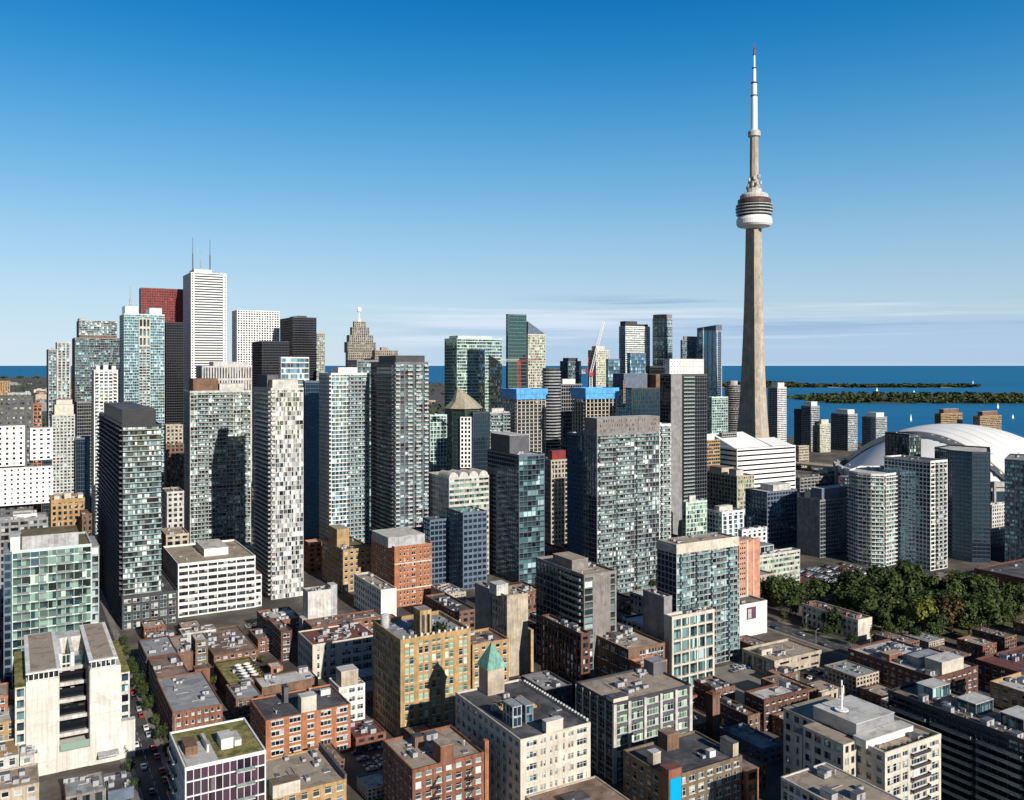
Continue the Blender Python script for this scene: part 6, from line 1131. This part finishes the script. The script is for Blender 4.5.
for lab, xc, yt, xr, b_, h, w_, rf, n_ in (('flat brown-roofed low building behind the yellow brick house', 214, 656, 258, 46, 6, 'brownbrick', 'r_brown', 14), ('low red-brown shop row in front of the black framed podium', 146, 640, 176, 10, 7, 'brick', 'r_brown', 8), ('low cream and brick shop in front of the white ribbon-window office', 182, 634, 216, 10, 7, 'offwhite', 'r_brown', 7),
    ('long low brown roof right of the white ribbon-window office', 258, 640, 282, 20, 7, 'brick', 'r_brown', 7), ('rusty low roof between the plaza and the brown brick theatre block', 676, 700, 697, 14, 7, 'brick', 'r_red', 8), ('small brown low roof behind the dark red brick block', 780, 676, 800, 8, 5, 'brownbrick', 'r_brown', 3)):
    low(lab, B_, xc, yt, xr=xr, b=b_, h=h, st=WB, stN=ND, wall=w_, roof=rf, nun=n_, ph=.4, near=True)
# lamp posts
def lamp():
    b = MB(); b.lathe([(.12, 0), (.09, 8), (0, 8)], 7); b.bar((0, 0, 8), (1.6, 0, 8.4), .12); p = b.mesh('post', M['mechgrey']); b = MB(); b.box(1.2, 2.1, -.16, .16, 8.3, 8.5); return p, b.mesh('lamp_head', M['mechgrey'])
lp, lh = lamp()
for i in range(16):
    x, y = uv2(S2 + (8.2 if i % 2 else -8.2), T2 - 60 + i*21) if i < 11 else uv2(S3+5, T3-10+(i-11)*24); rr = empty('street_lamp', (x, y, .1), TH, 'grey curved street lamp beside ' + ('the diagonal street by the park' if i < 11 else 'the street behind the warehouses'), 'street lamp', 'street lamps'); link('post', lp, rr); link('lamp_head', lh, rr)
# sailing boats
def boat():
    b = MB(); pr = [(-5, 0), (-4, 1.3), (1, 1.6), (6, 0)]; o = pr + [(x, -y) for x, y in pr[-2:0:-1]]; b.prism([(x, y) for x, y in o[::-1]], 0, 1.2); h_ = b.mesh('hull', M['cleanwhite'])
    b = MB(); b.bar((.5, 0, 1), (.5, 0, 17), .16); m1 = b.mesh('mast', M['mechgrey']); b = MB(); b.ob((0, 0), (1, 0), (0, -1), 0, .01, -.03, .03, 2, 2.1)
    b = MB(); b.poly([(.4, .03, 2.4), (.4, .03, 16.6), (-4.6, .5, 2.4)]); b.poly([(.4, -.03, 2.4), (-4.6, .44, 2.4), (.4, -.03, 16.6)]); s1 = b.mesh('mainsail', M['cleanwhite']); b = MB(); b.poly([(.7, .0, 14), (.7, .02, 2.2), (5.6, -.4, 1.6)]); b.poly([(.7, -.05, 14), (5.6, -.45, 1.6), (.7, -.05, 2.2)]); return h_, m1, s1, b.mesh('jib', M['cleanwhite'])
bm = boat()
for px, py, s, a_, lab in ((911, 420.5, 1.25, .9, 'large white sailing boat alone on the harbour in front of the island'), (877, 391, 1.4, .4, 'small white sail on the channel between the island and the sand spit'), (914, 392, .8, .2, 'tiny white boat right of the small sail in the channel'), (973, 383.4, 1.6, .7, 'white sail beyond the tip of the sand spit'),
    (981, 405, .9, 1.2, 'left one of two sails off the island above the beige slabs'), (998, 408, 1.2, .7, 'right one of two sails off the island above the beige slabs'), (1013, 418, .8, .5, 'small sailing boat near the right edge of the harbour')):
    x, y = gnd(px, py); r = empty('sailing_boat', (x, y, -1.4), a_, lab, 'boat', 'boats on the harbour'); r.scale = (s, s, s)
    for n_, me in zip(('hull', 'mast', 'mainsail', 'jib'), bm): link(n_, me, r)
# ---- low blocks that fill the streets between the towers
def inside(x, y, mg):
    for (o, rz, a, b_) in PLACED:
        dx, dy = x-o[0], y-o[1]; c, s = cos(rz), sin(rz); u, v = dx*c+dy*s, -dx*s+dy*c
        x0 = -a/2 if rz == 0 else 0; y0 = -b_/2 if rz == 0 else 0
        if x0-mg-6 < u < x0+a+mg+6 and y0-mg-6 < v < y0+b_+mg+6: return True
    return False
def proj(x, y, z=0): return 512+x/y*F, HOR+(EYE-z)*F/y
FV = []
for k, (wm, rf, gl, a, b_, h) in enumerate((('brick', 'r_tan', 'g_room', 22, 26, 13), ('beige', 'r_grey', 'g_roomdark', 26, 30, 16), ('grey', 'r_dark', 'g_teal', 24, 24, 20), ('offwhite', 'r_light', 'g_roomdark', 30, 24, 12), ('brownbrick', 'r_brown', 'g_roomdark', 20, 34, 15), ('darkgrey', 'r_grey', 'g_dark', 28, 28, 24))):
    r = poly_bld('city_block', 'x', B_, (0, 0, 0), TH, rect(a, b_), h, ST(fl=3.7, bay=3.8, pw=1.4, sh=1.5, glass=gl), wall=wm, roof=rf, nun=7, styles={1: BL, 2: BL}, seed=k); PLACED.pop(); FV.append((r, a, b_, h))
LABS = ['low brick city block with tan roof between the towers', 'low beige city block with grey roof between the towers', 'grey mid-rise city block with dark roof between the towers', 'low off-white city block between the towers', 'low brown brick city block between the towers', 'dark grey mid-rise city block between the towers']
rng = random.Random(21); used = set(); cnt = 0
cands = []
for i in range(-40, 60):
    for j in range(-5, 75): 
        x, y = uv2(i*36., j*42. + 60.); cands.append((x, y))
cands.sort(key=lambda c: c[1])
for x, y in cands:
    if y < 330 or y > 1900 or cnt >= 170: continue
    k = rng.randrange(6); r, a, b_, h = FV[k]
    if h > 17 and y < 700: k = rng.choice((0, 1, 3, 4)); r, a, b_, h = FV[k]
    cx_, cy_ = x + (a*VX - b_*VY)/2, y + (a*VY + b_*VX)/2
    px, py = proj(cx_, cy_)
    if px < -60 or px > 1090: continue
    if any(inside(x+u*VX-v*VY, y+u*VY+v*VX, 1) for u, v in ((0, 0), (a, 0), (0, b_), (a, b_), (a/2, b_/2))): continue
    s, t_ = inv(cx_, cy_)
    if abs(s-S1) < 12+a/2 or abs(s-S2) < 14+a/2 or (abs(s-S3) < 8+a/2 and y < 800): continue
    if px > 750 and py > 556: continue
    if px > 780 and (py < 500 and px < 880): continue
    if py > 600 and (110 < px < 420 or 680 < px): continue
    if y > 1300 and px > 600 and py < 452 and cx_ + cy_*.55 > 1380: continue
    if r.name in used: o = copy_tree(r)
    else: o = r; used.add(r.name)
    o.location = (x, y, 0); o['label'] = LABS[k]; o['group'] = 'low city blocks between the towers'; o.rotation_euler.z = TH
    q = rng.uniform(.8, 1.15); o.scale = (rng.uniform(.85, 1.1), rng.uniform(.85, 1.1), q); cnt += 1
small = []
for i in range(-60, 60):
    for j in range(0, 40):
        small.append(uv2(i*19. + (j % 3)*5, j*20. + 120.))
small.sort(key=lambda c: c[1]); c2 = 0
SL = {0: 'small low brick building with tan roof among the warehouses', 1: 'small low beige building with grey roof among the warehouses', 3: 'small low off-white building among the warehouses', 4: 'small low brown brick building among the warehouses'}
for x, y in small:
    if y < 290 or y > 640 or c2 >= 75: continue
    k = rng.choice((0, 1, 3, 4, 4, 0)); r, a, b_, h = FV[k]; q = rng.uniform(.42, .62); a2, b2 = a*q, b_*q
    cx_, cy_ = x + (a2*VX - b2*VY)/2, y + (a2*VY + b2*VX)/2; px, py = proj(cx_, cy_)
    if px < -40 or px > 1060 or py > 815: continue
    if any(inside(x+u*VX-v*VY, y+u*VY+v*VX, -4.8) for u, v in ((0, 0), (a2, 0), (0, b2), (a2, b2), (a2/2, b2/2), (a2/2, 0), (a2/2, b2), (0, b2/2), (a2, b2/2))): continue
    s, t_ = inv(cx_, cy_)
    if abs(s-S1) < 9+a2/2 or abs(s-S2) < 10+a2/2 or abs(s-S3) < 5+a2/2: continue
    if 740 < px < 1030 and 560 < py < 645: continue
    if 690 < px < 770 and 662 < py < 700: continue
    if 790 < px < 850 and 655 < py < 690: continue
    if any(abs(px-u) < 16 and abs(py-v) < 9 for u, v in ((372, 762), (640, 664), (264, 626), (212, 640), (290, 684), (700, 718))): continue
    if r.name in used: o = copy_tree(r)
    else: o = r; used.add(r.name)
    o.location = (x, y, 0); o['label'] = SL[k]; o['group'] = 'small buildings among the warehouses'; o.rotation_euler.z = TH
    o.scale = (q, q, rng.uniform(.32, .62)); PLACED.append(((x, y, 0), TH, a2, b2)); c2 += 1
# far low town towards the lake on the left
fm = []
for k, (wm, rf) in enumerate((('offwhite', 'r_light'), ('beige', 'r_tan'), ('brownbrick', 'r_brown'), ('grey', 'r_grey'))):
    b = MB(); b.box(0, 60, 0, 40, 0, 12); w_ = b.mesh('wall', M[wm]); b = MB(); b.box(-.3, 60.3, -.3, 40.3, 12.01, 12.6); b.box(10, 22, 10, 20, 12.6, 16); fm.append((w_, b.mesh('roof', M[rf])))
names = ['off-white', 'beige', 'brown', 'grey']
for i in range(150):
    px = rng.uniform(-40, 470); d = 1900 * (4.2 ** rng.random())
    x, y, _ = at(px, d); 
    if px > 330 and d > 5500: continue
    k = rng.randrange(4); r = empty('far_block', (x, y, 0), TH, names[k] + ' low block in the far flat town towards the lake', B_, 'low blocks of the far town'); s = rng.uniform(.5, 1.3); r.scale = (s*rng.uniform(.6, 1.5), s, rng.choice((.5, .7, .9, 1.3, 2.2)))
    link('wall', fm[k][0], r); link('roof', fm[k][1], r)
b = MB()
for i in range(9000):
    px = rng.uniform(-60, 480); d = 1700 * (4.6 ** rng.random()); x, y, _ = at(px, d); 
    if sin(x*.006)*sin(y*.004+x*.002) < -.1: continue
    s = rng.uniform(3, 8); z = rng.uniform(1, 9); a_ = rng.uniform(0, pi); dx, dy = cos(a_)*s, sin(a_)*s; r_ = rng.random()
    b.poly([(x-dx, y-dy, z-s*.5), (x+dx, y+dy, z-s*.4), (x+dx*.8-dy*.6, y+dy*.8+dx*.6, z+s*.6), (x-dx*.8-dy*.6, y-dy*.8+dx*.6, z+s*.5)], 0, [(r_, r_)]*4)
tag(b.build('woodland', M['leaf_dark']), kind='stuff')
for o in [o for o in list(bpy.data.objects) if o.get('label') == 'x']:
    for c in list(o.children_recursive): bpy.data.objects.remove(c)
    bpy.data.objects.remove(o)
# writing floor: every top-level thing carries a label
for me in bpy.data.meshes:
    if len(me.materials) == 0: me.materials.append(M['grey'])

# the air between here and the lake
if HAZE > 0:
    b = MB(); b.box(-112000, 112000, -500, 172000, -3, 700); m = bpy.data.materials.new('air'); m.use_nodes = True; t = m.node_tree; t.nodes.clear()
    v = t.nodes.new('ShaderNodeVolumePrincipled'); v.inputs['Density'].default_value = HAZE; v.inputs['Color'].default_value = (.72, .86, 1, 1); v.inputs['Anisotropy'].default_value = .2; o = t.nodes.new('ShaderNodeOutputMaterial'); t.links.new(v.outputs[0], o.inputs['Volume'])
    tag(b.build('haze', m), kind='stuff')
